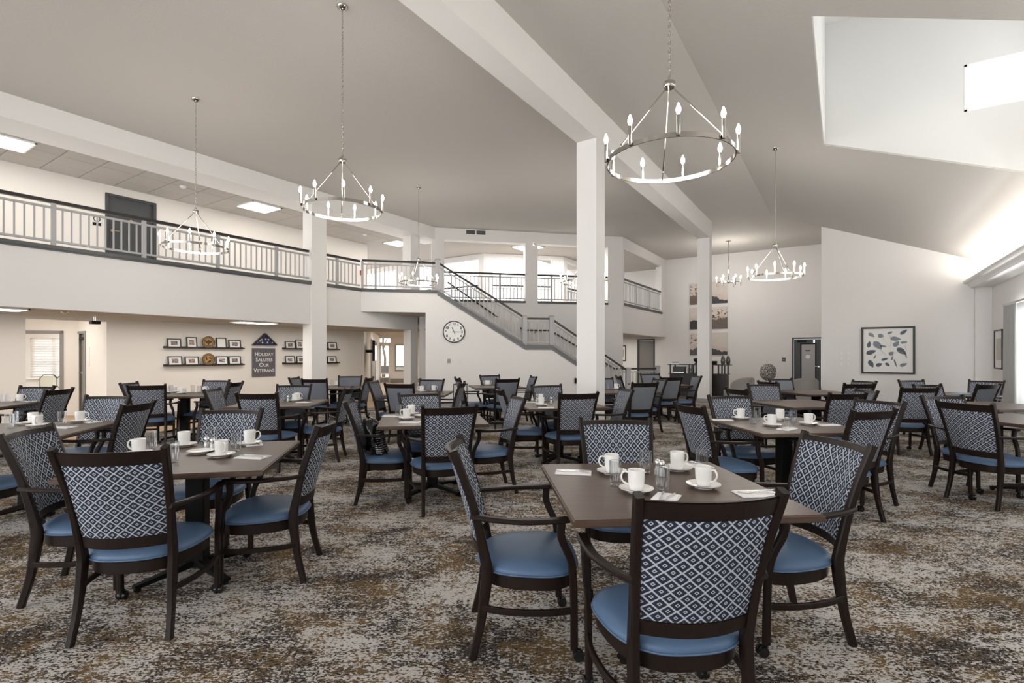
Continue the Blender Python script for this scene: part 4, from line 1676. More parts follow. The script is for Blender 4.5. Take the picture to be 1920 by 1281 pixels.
# ================================================================ CHANDELIERS
def chandelier(x, y, zr, zc, lb, rot=0.0, rad=.52):
    t = thing('chandelier', lb, 'chandelier', (x, y, zr), rot, 'ring chandeliers')
    bm = bmesh.new()
    n = 72
    for r0, r1 in ((rad - .008, rad),):
        ring = []
        for i in range(n):
            a = 2 * PI * i / n
            ca, sa = math.cos(a), math.sin(a)
            ring.append([bm.verts.new((r * ca, r * sa, z)) for r, z in ((r0, -.017), (r1, -.017), (r1, .017), (r0, .017))])
        for i in range(n):
            a, b = ring[i], ring[(i + 1) % n]
            for j in range(4):
                bm.faces.new((a[j], b[j], b[(j + 1) % 4], a[(j + 1) % 4]))
    bmesh.ops.recalc_face_normals(bm, faces=list(bm.faces))
    obj('ring', bm, M['nickel'], t, smooth='auto')
    hz = .60
    bm = bmesh.new()
    lathe(bm, [(.01, hz - .045), (.042, hz - .045), (.046, hz - .04), (.046, hz - .005), (.042, hz), (.01, hz)], 20)
    tube(bm, [(.022 * math.cos(a), 0, hz + .018 + .022 * math.sin(a)) for a in [2 * PI * k / 14 for k in range(14)]], .004, 6, True)
    obj('hub', bm, M['nickel'], t, smooth='auto')
    for k in range(3):
        a = 2 * PI * k / 3 + .35
        ca, sa = math.cos(a), math.sin(a)
        bm = bmesh.new()
        tube(bm, [(.036 * ca, .036 * sa, hz - .02), (.042 * ca, .042 * sa, hz - .07), ((rad - .05) * ca, (rad - .05) * sa, .06)], .0055, 8)
        tube(bm, [((rad - .05) * ca, (rad - .05) * sa, .06), ((rad - .008) * ca, (rad - .008) * sa, .0)], .004, 6)
        lathe(bm, [(.001, -.01), (.009, -.006), (.009, .006), (.001, .01)], 8, (rad - .05) * ca, (rad - .05) * sa, .06)
        obj('stay_rod', bm, M['nickel'], t, smooth='auto')
    for k in range(9):
        a = 2 * PI * k / 9
        ca, sa = math.cos(a), math.sin(a)
        bm = bmesh.new()
        lathe(bm, [(.004, -.012), (.012, -.012), (.012, .125), (.009, .128)], 12, (rad + .012) * ca, (rad + .012) * sa, .0)
        s_ = obj('candle_sleeve', bm, M['nickel'], t, smooth='auto')
        bm = bmesh.new()
        lathe(bm, [(.004, .128), (.010, .134), (.0165, .152), (.0165, .165), (.010, .188), (.003, .205)], 12, (rad + .012) * ca, (rad + .012) * sa, .0)
        obj('bulb', bm, M['bulb'], s_, smooth=True)
    bm = bmesh.new()
    z = hz + .045
    k = 0
    top = zc - zr - .02
    while z < top:
        pts = []
        for i in range(10):
            a = 2 * PI * i / 10
            u, v = .009 * math.cos(a), .020 * math.sin(a)
            pts.append((u, 0, z + v) if k % 2 else (0, u, z + v))
        tube(bm, pts, .0026, 5, True)
        z += .0315
        k += 1
    c = obj('chain', bm, M['nickel'], t, smooth=True)
    c['kind'] = 'stuff'
    bm = bmesh.new()
    lathe(bm, [(.01, top - .03), (.03, top - .022), (.062, top + .005), (.065, top + .02)], 24)
    obj('ceiling_canopy', bm, M['nickel'], t, smooth='auto')
    l = bpy.data.lights.new('chandelier_glow', 'POINT')
    l.energy = 9
    l.color = (1.0, .95, .89)
    l.shadow_soft_size = .35
    lo = bpy.data.objects.new('chandelier_glow', l)
    COL.objects.link(lo)
    lo.location = (x, y, zr + .22)
    return t


def hang(px, py_can, py_ring, lb, rot, sloped=False, D=None, rad=.52):
    if D is None:
        D = FPX * (CZ - HC) / (YH - py_can)
    p = ray(px, D)
    zc = slz(p.x) if p.x > XR else CZ
    chandelier(p.x, p.y, zat(py_ring, D), zc, lb, rot, rad)


hang(1255, 0, 301, 'largest chandelier at the upper right, its chain leaving the top of the photo', 1.62, D=3.88, rad=.472)
hang(642, 12, 394, 'chandelier at the upper left of centre, hanging before the balcony column', 0.05, rad=.445)
hang(367, 186, 465, 'chandelier hanging in front of the long balcony railing at the left', 0.1, rad=.465)
hang(785, 351, 531, 'small looking chandelier in front of the stair head', 0.3, rad=.46)
hang(1454, 0, 519, 'chandelier at the right, hanging before the far right wall', 0.6, D=9.3, rad=.455)
hang(1093, 0, 530, 'chandelier half hidden behind the nearest column', 0.2, D=11.7, rad=.5)
# small six-arm chandelier
D = FPX * (CZ - HC) / (YH - 452)
p = ray(1366, D)
zb = zat(529, D)
t = thing('arm_chandelier', 'small six armed chandelier on a straight rod in front of the wall canvases', 'chandelier', (p.x, p.y, zb))
bm = bmesh.new()
lathe(bm, [(.02, -.05), (.03, -.03), (.03, .03), (.012, .05)], 12)
obj('hub', bm, M['nickel'], t, smooth='auto')
bm = bmesh.new()
tube(bm, [(0, 0, .04), (0, 0, CZ - zb - .02)], .012, 8)
obj('rod', bm, M['nickel'], t, smooth=True)
bm = bmesh.new()
lathe(bm, [(.02, CZ - zb - .03), (.10, CZ - zb - .01), (.10, CZ - zb)], 18)
obj('ceiling_canopy', bm, M['nickel'], t, smooth='auto')
for k in range(6):
    a = PI / 3 * k + .25
    ca, sa = math.cos(a) * .40, math.sin(a) * .40
    bm = bmesh.new()
    tube(bm, [(0, 0, 0), (ca, sa, 0)], .010, 6)
    lathe(bm, [(.014, -.16), (.014, .12)], 10, ca, sa)
    ar = obj('arm', bm, M['nickel'], t, smooth='auto')
    bm = bmesh.new()
    lathe(bm, [(.008, .12), (.028, .15), (.028, .17), (.008, .22)], 10, ca, sa)
    obj('bulb', bm, M['bulb'], ar, smooth=True)


l = bpy.data.lights.new('arm_chandelier_glow', 'POINT')
l.energy = 14
l.color = (1.0, .95, .89)
l.shadow_soft_size = .3
lo = bpy.data.objects.new('arm_chandelier_glow', l)
COL.objects.link(lo)
lo.location = (p.x, p.y, zb + .3)

# ================================================================ LIGHT PANELS AND CEILING FITTINGS
def light_panel(p, sx, sy, z, lb, rz=0.0, power=None):
    t = thing('ceiling_light', lb, 'light', (p.x, p.y, z), rz, 'ceiling light panels')
    bm = bmesh.new()
    for a in ((-sx / 2, sx / 2, -sy / 2, -sy / 2 + .025), (-sx / 2, sx / 2, sy / 2 - .025, sy / 2), (-sx / 2, -sx / 2 + .025, -sy / 2, sy / 2), (sx / 2 - .025, sx / 2, -sy / 2, sy / 2)):
        box(bm, *a, -.022, .01)
    obj('frame', bm, M['white'], t)
    obj('diffuser', B(-sx / 2 + .02, sx / 2 - .02, -sy / 2 + .02, sy / 2 - .02, -.016, -.006), M['panel'], t)


light_panel(atz(5, 264, UC), .72, .72, UC - .004, 'square ceiling light at the upper left edge')
light_panel(atz(486, 388, UC), .76, .76, UC - .004, 'square ceiling light above the balcony, left of the balcony column')
light_panel(atz(746, 456, UC), .7, .7, UC - .004, 'square ceiling light above the stair landing')
light_panel(atz(990, 463, UC), .9, .7, UC - .004, 'ceiling light behind the middle gallery pillar')
light_panel(atz(1142, 486, UC), .9, .7, UC - .004, 'ceiling light in the right end of the gallery')
light_panel(atz(3, 577.5, SO) + Vector((-.1, 0, 0)), .6, .6, SO - .004, 'light under the balcony at the left edge')
light_panel(atz(478, 604.5, SO), .55, .9, SO - .004, 'light under the balcony above the folded flag case')
p = ray(745, 17.0)
light_panel(p, 1.2, .35, 2.41, 'first light strip in the entrance passage ceiling', TH)
p = ray(750, 20.5)
light_panel(p, 1.6, .35, 2.41, 'second light strip in the entrance passage ceiling', TH)
for px, py, lb in ((684, 439, 'round detector on the tiles above the landing'), (343, 349, 'small detector on the tiles above the upper door')):
    bm = bmesh.new()
    lathe(bm, [(.03, -.045), (.06, -.03), (.07, 0)], 18)
    obj('smoke_detector', bm, M['plastic'], smooth='auto', label=lb, cat='detector', loc=atz(px, py, UC) + Vector((0, 0, -.005)))
for px, py, lb in ((121, 584, 'small sprinkler under the balcony above the side doorway'), (440, 604, 'small sprinkler left of the light above the flag case')):
    bm = bmesh.new()
    lathe(bm, [(.012, -.05), (.02, -.03), (.05, -.012), (.055, 0)], 14)
    obj('sprinkler', bm, M['steel'], smooth='auto', label=lb, cat='sprinkler', loc=atz(px, py, SO) + Vector((0, 0, -.006)))
# small spot box hanging at the recess
p = atz(178, 592, SO - .02)
bx = thing('ceiling_speaker', 'small dark box hung on two rods above the grey recess door', 'speaker', (p.x, p.y, SO - .12))
obj('housing', bev(B(-.07, .07, -.07, .07, -.06, .0), .004, 1), M['black'], bx)
for s in (-.04, .04):
    bm = bmesh.new()
    tube(bm, [(s, 0, 0), (s, 0, .118)], .006, 6)
    obj('rod', bm, M['steel'], bx)

# area lights for the side rooms, passage, balcony and gallery
area('recess_lamp', (-14.4, 3.4, 2.35), (0, 0, 0), .8, .8, 4.5, (1.0, .955, .89))
area('room_lamp', (-16.4, 4.6, 2.35), (0, 0, 0), 1.0, 1.0, 13, (1.0, .97, .92))
area('passage_lamp', (-15.3, 16.3, 2.38), (0, 0, A45), 1.2, 3.0, 22, (1.0, .955, .895))
area('under_balcony_lamp', (-12.0, 6.2, SO - .05), (0, 0, 0), .5, 8.0, 9, (1.0, .955, .895))
area('upper_lamp', (-12.3, 6.5, UC - .05), (0, 0, 0), .6, 11.0, 15, (1.0, .96, .90))
area('gallery_lamp', (-9.0, 15.2, UC - .05), (0, 0, A45), 4.0, .6, 22, (1.0, .95, .88))
area('right_corridor_lamp', (-8.0, 19.5, SO - .03), (0, 0, 0), 1.0, 3.0, 10, (1.0, .95, .88))


# ================================================================ THINGS ON THE LEFT WALL
def frame_on_ledge(W, sc, zb, w, h, lb, idx, tall=False, art=True):
    t = thing('framed_photo', lb, 'picture')
    W.put(t, sc, -.055, zb)
    t.rotation_euler = (R_(-8), 0, W.ang)
    bm = bmesh.new()
    f = .022
    for a in ((-w / 2, w / 2, 0, f), (-w / 2, w / 2, h - f, h), (-w / 2, -w / 2 + f, f, h - f), (w / 2 - f, w / 2, f, h - f)):
        box(bm, a[0], a[1], -.012, .008, a[2], a[3])
    obj('frame', bm, M['frameblk'], t)
    obj('mat_board', B(-w / 2 + f, w / 2 - f, .0, .006, f, h - f), M['mat'], t)
    if art:
        k = .27
        m = M['photo%d' % (idx % 4)]
        bm = B(-w / 2 + w * k, w / 2 - w * k, -.003, .0, h * k, h * (1 - k))
        obj('photo', bm, m, t)
    return t


for i, (c1, c2, sc) in enumerate((((.30, .22, .18), (.05, .045, .05), 14), ((.42, .30, .24), (.10, .03, .02), 18), ((.45, .40, .36), (.10, .08, .09), 12), ((.38, .30, .26), (.07, .03, .03), 22))):
    m = mat('small_photo_print_%d' % i, c1, .4)
    t = NT(m)
    tc = t.n('ShaderNodeTexCoord')
    n = t.noise(t.mapping(tc.outputs['Object'], loc=(i, 0, 0), sc=(1, 1, 2.5)), sc, 3, .6)
    t.l(t.mix(t.step(n, .42, .55), c2, c1), t.b.inputs['Base Color'])
    M['photo%d' % i] = m


def ledge(W, px0, px1, py, lb):
    a, b = W.s(px0), W.s(px1)
    z = W.z((px0 + px1) / 2, py)
    t = thing('picture_ledge', lb, 'shelf')
    W.put(t, 0, 0, 0)
    obj('shelf', B(a, b, -.10, 0, z - .02, z), M['frameblk'], t)
    obj('back_lip', B(a, b, -.012, 0, z, z + .03), M['frameblk'], t)
    obj('front_lip', B(a, b, -.105, -.095, z - .02, z + .012), M['frameblk'], t)
    return z


def ff(px0, px1, py0, zb, tag_, i, art=True):
    a, b = Wvet.s(px0), Wvet.s(px1)
    h = Wvet.z((px0 + px1) / 2, py0) - zb
    frame_on_ledge(Wvet, (a + b) / 2, zb, b - a, h, tag_, i, art=art)


def seal(px, py, r, lb, detail):
    s_, D = on(px, Wvet.A, Wvet.ang)
    z = zat(py, D)
    t = thing('wooden_seal', lb, 'plaque')
    Wvet.put(t, s_, -.06, z)
    obj('disc', lathe_y(bmesh.new(), [(r, 0), (r, .02)], 0, -.02, 0, 40), M['goldwood'], t, smooth='auto')
    bm = bmesh.new()
    for rr, w in ((r * .96, .008), (r * .70, .006)):
        tube(bm, [(rr * math.cos(a), -.022, rr * math.sin(a)) for a in [2 * PI * k / 36 for k in range(36)]], w, 5, True)
    obj('rope_border', bm, M['browndk'], t, smooth=True)
    bm = bmesh.new()
    n = 22
    for k in range(n):
        a = 2 * PI * k / n
        x, z_ = r * .83 * math.cos(a), r * .83 * math.sin(a)
        box(bm, x - .006, x + .006, -.026, -.02, z_ - .006, z_ + .006)
    if detail == 'eagle':
        prism(bm, [(-.09, .05), (-.03, .03), (0, .07), (.03, .03), (.09, .05), (.06, -.02), (.02, -.03), (.0, -.07), (-.02, -.03), (-.06, -.02)], -.028, -.02)
        for k in range(5):
            prism(bm, [(-.05 + .02 * k, -.07), (-.045 + .02 * k, -.09), (-.055 + .02 * k, -.09)], -.028, -.02)
    else:
        for k in range(3):
            a0 = 2 * PI * k / 3
            pts = [(.018 * math.cos(a0 + q) * 3 + .03 * math.cos(a0), .018 * math.sin(a0 + q) * 3 + .03 * math.sin(a0)) for q in (0, .8, 1.6, 2.4)]
            prism(bm, pts, -.028, -.02)
        prism(bm, [(-.03, -.09), (.05, -.06), (.08, .02), (.05, -.02), (0, -.06)], -.028, -.02)
    obj('carving', bm, M['browndk'], t)


za = ledge(Wvet, 306, 455, 652.5, 'upper black picture ledge left of the grey sign')
zb_ = ledge(Wvet, 306, 455, 684.5, 'lower black picture ledge left of the grey sign')
zc_ = ledge(Wvet, 529, 633, 654.5, 'upper black picture ledge crossing behind the balcony column')
zd_ = ledge(Wvet, 529, 633, 681, 'lower black picture ledge crossing behind the balcony column')
ff(312, 338, 635, za, 'framed photo at the left end of the upper left ledge', 0)
ff(348, 368, 632, za, 'tall frame with stacked small photos on the upper left ledge', 1)
ff(404, 423, 633.5, za, 'tall frame with a blank white page on the upper left ledge', 2, art=False)
ff(427, 450, 637.5, za, 'framed photo at the right end of the upper left ledge', 3)
seal(388, 642, .145, 'round carved wooden seal on the upper left ledge', 'eagle')
ff(313, 340, 668, zb_, 'framed photo at the left end of the lower left ledge', 3)
ff(345, 371, 668.5, zb_, 'second framed photo on the lower left ledge', 1)
ff(403, 426, 668, zb_, 'framed photo right of the carved seal on the lower left ledge', 2)
ff(427, 450, 668, zb_, 'framed photo at the right end of the lower left ledge', 0)
seal(388, 674, .145, 'round carved wooden seal on the lower left ledge', 'x')
ff(533, 552, 640, zc_, 'framed photo at the left end of the upper right ledge', 0)
ff(553, 568, 637, zc_, 'tall framed portrait left of the balcony column', 1)
ff(606.5, 610.5, 638, zc_, 'frame mostly hidden on the right side of the balcony column, upper ledge', 2)
ff(613, 630, 642, zc_, 'framed photo at the right end of the upper right ledge', 3)
ff(533, 551, 667.5, zd_, 'framed photo at the left end of the lower right ledge', 2)
ff(554.5, 572, 668, zd_, 'second framed photo on the lower right ledge', 0)
ff(606.5, 610.5, 668, zd_, 'frame mostly hidden on the right side of the balcony column, lower ledge', 1)
ff(612, 629, 668, zd_, 'framed photo at the right end of the lower right ledge', 3)
# folded flag case
a, b, c = Wvet.s(471), Wvet.s(518), Wvet.s(495)
zz0, zz1 = Wvet.z(495, 647.5), Wvet.z(495, 625)
t = thing('flag_case', 'triangular wooden case with a folded starred navy flag', 'flag case')
Wvet.put(t)
bm = bmesh.new()
w, h = b - a, zz1 - zz0
cx = (a + b) / 2
o_, i_ = [(a, zz0), (b, zz0), (cx, zz1)], [(a + .07, zz0 + .028), (b - .07, zz0 + .028), (cx, zz1 - .045)]
for k in range(3):
    j = (k + 1) % 3
    prism(bm, [o_[k], o_[j], i_[j], i_[k]], -.09, 0)
obj('frame', bm, M['espresso'], t)
obj('folded_flag', prism(bmesh.new(), i_, -.045, -.02), M['navy'], t)
st0 = None
for (fx, fz) in ((-.30, .14), (-.10, .12), (.10, .13), (.30, .15), (-.13, .36), (.03, .40), (.14, .38), (-.20, .26)):
    bm = bmesh.new()
    pts = []
    for k in range(10):
        r_ = .030 if k % 2 == 0 else .012
        an = PI / 2 + PI / 5 * k
        pts.append((cx + fx * w + r_ * math.cos(an), zz0 + .03 + fz * h + r_ * math.sin(an)))
    prism(bm, pts, -.052, -.045)
    obj('star', bm, M['letter'], t)
# grey sign
a, b = Wvet.s(472), Wvet.s(515)
z1, z0 = Wvet.z(493, 653), Wvet.z(493, 706)
t = thing('wall_sign', 'dark grey sign with four lines of white capital lettering', 'sign')
Wvet.put(t)
obj('panel', bev(B(a, b, -.03, 0, z0, z1), .003, 1), M['signgrey'], t)
bm = bmesh.new()
H_ = z1 - z0
for k, (big_, rest) in enumerate((('H', 'OLIDAY'), ('S', 'ALUTES'), ('O', 'UR'), ('V', 'ETERANS'))):
    sz = H_ * .155
    m1, m2 = text_mesh(big_, sz * 1.25, .002, 'LEFT'), text_mesh(rest, sz, .002, 'LEFT')
    wid1 = max(v.co.x for v in m1.vertices) + sz * .06
    wid2 = max(v.co.x for v in m2.vertices)
    x0 = (a + b) / 2 - (wid1 + wid2) / 2
    zz = z1 - H_ * (.275 + .19 * k)
    rx = Matrix.Rotation(PI / 2, 4, 'X')
    add_mesh(bm, m1, Matrix.Translation((x0, -.032, zz)) @ rx)
    add_mesh(bm, m2, Matrix.Translation((x0 + wid1, -.032, zz)) @ rx)
obj('lettering', bm, M['letter'], t)

# television, alarm
s_, D = on(690, Wk.A, Wk.ang)
t = thing('television', 'black television on a bracket at the mouth of the entrance passage', 'television')
Wk.put(t)
tv0, tv1 = .25, 1.35
obj('screen', B(tv0 + .01, tv1 - .01, -.335, -.33, 1.23, 1.89), M['screen'], t)
obj('case', bev(B(tv0, tv1, -.33, -.25, 1.22, 1.90), .008, 1), M['black'], t)
obj('bracket', B(.7, .9, -.25, 0, 1.50, 1.60), M['black'], t)
k0, k1 = on(695, Wk.A, Wk.ang)[0], on(704, Wk.A, Wk.ang)[0]
door('door_6', Wk, k0, k1, 0, 2.05, M['doormid'], M['doorgrey'], 1, True, recess=.0)
o = obj('fire_alarm', bev(B(-.05, .05, -.05, 0, -.08, .08), .006, 1), M['red'], label='small red alarm box behind the landing railing', cat='alarm')
Wbb.put(o, Wbb.s(677.5), 0, Wbb.z(677, 512))
# banquet chairs of the side room


def octa_chair(p, lb):
    t = thing('banquet_chair', lb, 'chair', p, TH + PI, 'octagonal backed chairs')
    c, w, h = .70, .235, .19
    pts = [(-w, c - h * .5), (-w * .6, c - h), (w * .6, c - h), (w, c - h * .5), (w, c + h * .5), (w * .6, c + h), (-w * .6, c + h), (-w, c + h * .5)]
    prs = [(x * .93, c + (z - c) * .91) for x, z in pts]
    obj('back_pad', prism(bmesh.new(), prs, -.24, -.20), M['cream'], t)
    bm = bmesh.new()
    tube(bm, [(x, -.22, z) for x, z in pts], .013, 6, True)
    for s in (-1, 1):
        tube(bm, [(s * .12, -.22, c - h), (s * .2, -.20, .42), (s * .21, -.24, 0)], .012, 6)
        tube(bm, [(s * .2, .2, .42), (s * .21, .22, 0)], .012, 6)
        tube(bm, [(s * .2, -.2, .42), (s * .2, .2, .42)], .012, 6)
    obj('frame', bm, M['frameblk'], t, smooth='auto')
    obj('seat', bev(B(-.22, .22, -.2, .22, .42, .49), .02, 2), M['plastic'], t)
    return t


p = ray(77, 13.3)
octa_chair(p, 'cream octagonal backed chair in the side room, fully in view')
octa_chair(ray(110, 13.3), 'second octagonal backed chair, cut by the doorway frame')
# outside the entrance
t = thing('tree', 'bare young tree outside the entrance door', 'tree', ray(720, 33))
bm = bmesh.new()
tube(bm, crom([(0, 0, 0), (.1, 0, 1.2), (-.1, 0, 2.0), (0, 0, 3.2)], 4), [.09, .06], 8)
obj('trunk', bm, M['bark'], t, smooth=True)
for dx, dz in ((-.9, 1.1), (.5, 1.3), (-.5, .8)):
    bm = bmesh.new()
    tube(bm, crom([(0, 0, 1.9), (dx * .5, 0, 1.9 + dz * .4), (dx, 0.1, 1.9 + dz)], 4), [.04, .015], 6)
    obj('branch', bm, M['bark'], t, smooth=True)
q = ray(724, 27.6)
t = thing('patio_chair', 'grey chair standing outside the glass entrance door', 'chair', q, TH)
obj('seat', B(-.3, .3, -.25, .3, .38, .48), M['base'], t)
obj('backrest', B(-.3, .3, -.32, -.25, .48, .85), M['trimgrey'], t)
for s in (-.27, .27):
    for y in (-.25, .25):
        obj('leg', B(s - .03, s + .03, y - .03, y + .03, 0, .38), M['trimgrey'], t)
q = ray(752, 27.9)
t = thing('patio_counter', 'low grey counter seen through the entrance window', 'counter', q, TH)
obj('body', B(-.55, .35, -.3, .3, 0, .80), M['base'], t)
obj('top', B(-.6, .4, -.33, .33, .80, .84), M['trimgrey'], t)

# ================================================================ THINGS ON THE STAIR WALL
s_, D = on(851, Wc.A, Wc.ang)
zk = zat(622.5, D)
t = thing('wall_clock', 'round white wall clock with black numerals and a dark rim', 'clock')
Wc.put(t, s_, 0, zk)
RC = .295
obj('face', lathe_y(bmesh.new(), [(RC, 0), (RC, .02)], 0, -.035, 0, 64), M['white'], t, smooth='auto')
bm = bmesh.new()
tube(bm, [(RC * math.cos(a), -.035, RC * math.sin(a)) for a in [2 * PI * k / 64 for k in range(64)]], .014, 8, True)
b2 = lathe_y(bm, [(RC + .012, 0), (RC + .012, .035)], 0, -.035, 0, 64, cap=False)
obj('rim', bm, M['frameblk'], t, smooth='auto')
bm = bmesh.new()
for k in range(1, 13):
    a = PI / 2 - k * PI / 6
    me = text_mesh(str(k), .095, .001, 'CENTER', .0035)
    add_mesh(bm, me, Matrix.Translation((.225 * math.cos(a), -.038, .225 * math.sin(a) - .033)) @ Matrix.Rotation(PI / 2, 4, 'X'))
obj('numerals', bm, M['black'], t)


def hand(nm, ang, ln, w):
    bm = B(-w / 2, w / 2, -.044, -.041, -.06, ln)
    bmesh.ops.rotate(bm, matrix=Matrix.Rotation(ang, 3, 'Y'), verts=bm.verts)
    obj(nm, bm, M['black'], t)


hand('hour_hand', R_(-25), .14, .016)
hand('minute_hand', R_(90), .19, .011)
for px, py, nm, lb, m_ in ((842, 677, 'wall_outlet', 'grey wall plate below the clock', M['base']), (863, 677, 'wall_switch', 'white switch plate right of the grey plate under the clock', M['plastic'])):
    o = obj(nm, bev(B(-.045, .045, -.012, 0, -.06, .06), .003, 1), m_, label=lb, cat='switch')
    Wc.put(o, Wc.s(px), 0, Wc.z(px, py))
o = thing('wall_phone', 'small dark wall fitting at the left edge of the nearest column', 'fitting')
Wc.put(o, Wc.s(1080), 0, Wc.z(1080, 714))
obj('body', bev(B(-.05, .03, -.06, 0, -.08, .08), .006, 1), M['black'], o)
# thin metal stand by the wall
p = ray(864, 12.4)
t = thing('tray_stand', 'thin black metal stand against the stair wall, left of the clock table', 'stand', p, TH)
obj('top', B(-.17, .17, -.15, .15, .70, .715), M['black'], t)
for sx_ in (-.16, .16):
    for sy_ in (-.14, .14):
        obj('leg', B(sx_ - .008, sx_ + .008, sy_ - .008, sy_ + .008, 0, .70), M['black'], t)
# vent on the gallery beam
a, b = Wg.s(874), Wg.s(910)
z1, z0 = Wg.z(892, 432.5), Wg.z(892, 440)
t = thing('air_vent', 'long dark air vent on the beam above the gallery', 'vent')
Wg.put(t)
obj('grille_frame', B(a - .03, b + .03, -.02, 0, z0 - .03, z1 + .03), M['beam'], t)
md = (a + b) / 2
obj('louvre', B(a, md - .02, -.028, -.02, z0, z1), M['trimgrey'], t)
obj('louvre', B(md + .02, b, -.028, -.02, z0, z1), M['trimgrey'], t)
# corridor picture
t = thing('framed_photo', 'tan framed picture in the corridor right of the stair', 'picture')
Wf.put(t)
a, b = Wf.s(1164), Wf.s(1174)
z1, z0 = Wf.z(1170, 648), Wf.z(1170, 677)
obj('frame', B(a, b, -.03, 0, z0, z1), M['frameblk'], t)
obj('mat_board', B(a + .04, b - .04, -.034, -.03, z0 + .04, z1 - .04), M['mat'], t)
obj('print', B(a + .1, b - .1, -.037, -.034, z0 + .18, z1 - .18), mat('amber_print', (.5, .33, .15), .6), t)

# ================================================================ FAR WALL
xa, xb = Wf.s(1293.5), Wf.s(1364)
wc = (xb - xa - .06) / 2
rows = [(4.40, 3.52), (3.38, 2.49), (2.33, 1.42)]
nm_ = [('upper left', 'upper right'), ('middle left', 'middle right'), ('lower left', 'lower right')]
spec = [[(1, .42, -.1, (.13, .10, .085), 1), (2, .38, .25, (.05, .05, .055), 0)],
        [(3, .40, 0, (.05, .045, .05), 0), (4, .45, -.05, (.12, .10, .085), 1)],
        [(5, .28, 0, (.09, .085, .085), 1), (6, .33, .2, (.06, .06, .065), 0)]]
for i, (z1, z0) in enumerate(rows):
    for j in range(2):
        x0 = xa + j * (wc + .06)
        bm = bmesh.new()
        uvl = bm.loops.layers.uv.new('UVMap')
        box(bm, x0, x0 + wc, -.04, 0, z0, z1)
        for f in bm.faces:
            for l in f.loops:
                l[uvl].uv = ((l.vert.co.x - x0) / wc, (l.vert.co.z - z0) / (z1 - z0))
        sp = spec[i][j]
        o = obj('wall_canvas', bm, canvas_mat('canvas_%s' % nm_[i][j].replace(' ', '_'), *sp), label='%s canvas of the six abstract beige and charcoal canvases' % nm_[i][j], cat='painting', group='abstract canvases')
        Wf.put(o)
# thermostat
o = thing('thermostat', 'small square dark thermostat left of the far door', 'thermostat')
Wf.put(o, Wf.s(1469.5), 0, Wf.z(1469, 674))
obj('case', bev(B(-.06, .06, -.03, 0, -.07, .07), .005, 1), M['signgrey'], o)
obj('display', B(-.035, .035, -.033, -.03, -.03, .0), M['base'], o)
# console
cx0, cx1, cy0, cy1 = -4.73, -3.03, 16.66, 17.25
t = thing('console', 'dark espresso console with an open upper shelf, left and right of the second column', 'console')
obj('cabinet', bev(B(cx0, cx1, cy0, cy1, .12, .80), .004, 1), M['espresso'], t)
obj('plinth', B(cx0 + .05, cx1 - .05, cy0 + .04, cy1, 0, .12), mat('brown_plinth', (.16, .11, .08), .6), t)
obj('lower_top', B(cx0 - .03, cx1 + .03, cy0 - .03, cy1 + .03, .80, .825), M['espresso'], t)
obj('top', B(cx0 - .06, cx1 + .1, cy0 - .03, cy1 + .03, 1.10, 1.125), M['espresso'], t)
for x in (cx0, cx0 + .60, cx0 + .68, cx1 - .50, cx1 - .22, cx1 - .04):
    for y in (cy0, cy1 - .04):
        obj('upright', B(x, x + .04, y, y + .04, .825, 1.10), M['espresso'], t)
for x in (cx0 + .42, cx0 + .84, cx0 + 1.26):
    obj('door_gap', B(x, x + .006, cy0 - .002, cy0 + .01, .14, .79), M['black'], t)


def small(name, p, lb, cat, build, grp=None):
    t = thing(name, lb, cat, p, 0, grp)
    build(t)
    return t


def vase(t):
    bm = bmesh.new()
    lathe(bm, [(.04, 0), (.062, .03), (.07, .12), (.06, .20), (.04, .24), (.042, .27), (.034, .27), (.05, .19), (.058, .12), (.04, .02)], 20)
    obj('body', bm, mat('smoked_glass', (.10, .09, .08), .12, coat=.5), t, smooth='auto')


small('vase', (cx1 - .10, 16.85, 1.125), 'smoked grey ribbed vase on the right end of the console', 'vase', vase)
small('vase', (cx1 + .02, 17.02, 1.125), 'second smoked vase just behind the first on the console', 'vase', vase)


def bxs(t):
    obj('box', bev(B(-.10, .10, -.07, .07, 0, .09), .004, 1), M['black'], t)
    obj('lid', B(-.105, .105, -.075, .075, .09, .11), M['frameblk'], t)


small('storage_box', (cx1 - .38, 16.85, 1.125), 'low black box on the console beside the second column', 'box', bxs)


def bust(t):
    bm = bmesh.new()
    lathe(bm, [(.06, 0), (.055, .02), (.025, .05), (.03, .07), (.075, .10), (.09, .15), (.07, .19), (.02, .205)], 16)
    obj('body', bm, M['castblk'], t, smooth='auto')


small('bowl_sculpture', (cx0 + .78, 16.9, 1.125), 'round black ornament on the console left of the second column', 'ornament', bust)


def holder(t):
    for i in range(3):
        bm = bmesh.new()
        lathe(bm, [(.035, 0), (.035, .085), (.031, .085), (.031, .01)], 14, -.08 + .08 * i)
        obj('jar', bm, M['glass'], t, smooth='auto')
    obj('rack', B(-.13, .13, -.05, .05, 0, .012), M['steel'], t)


small('jar_rack', (cx0 + .13, 16.85, 1.125), 'small rack of clear jars at the left end of the console', 'rack', holder)


def machine(t):
    obj('body', bev(B(-.20, .20, -.15, .15, 0, .22), .01, 1), M['castblk'], t)
    obj('tray', B(-.18, .18, -.17, -.15, .02, .05), M['steel'], t)


small('coffee_machine', (cx0 + .27, 16.9, .825), 'black machine on the open shelf of the console', 'appliance', machine)


def cups(t):
    for i in range(3):
        bm = bmesh.new()
        lathe(bm, [(.03, 0), (.04, .09)], 14, 0, 0, .06 * i)
        obj('cup', bm, M['plastic'], t, smooth='auto')


small('cup_stack', (cx0 + .52, 16.82, .825), 'stack of pale paper cups on the console shelf', 'cups', cups)


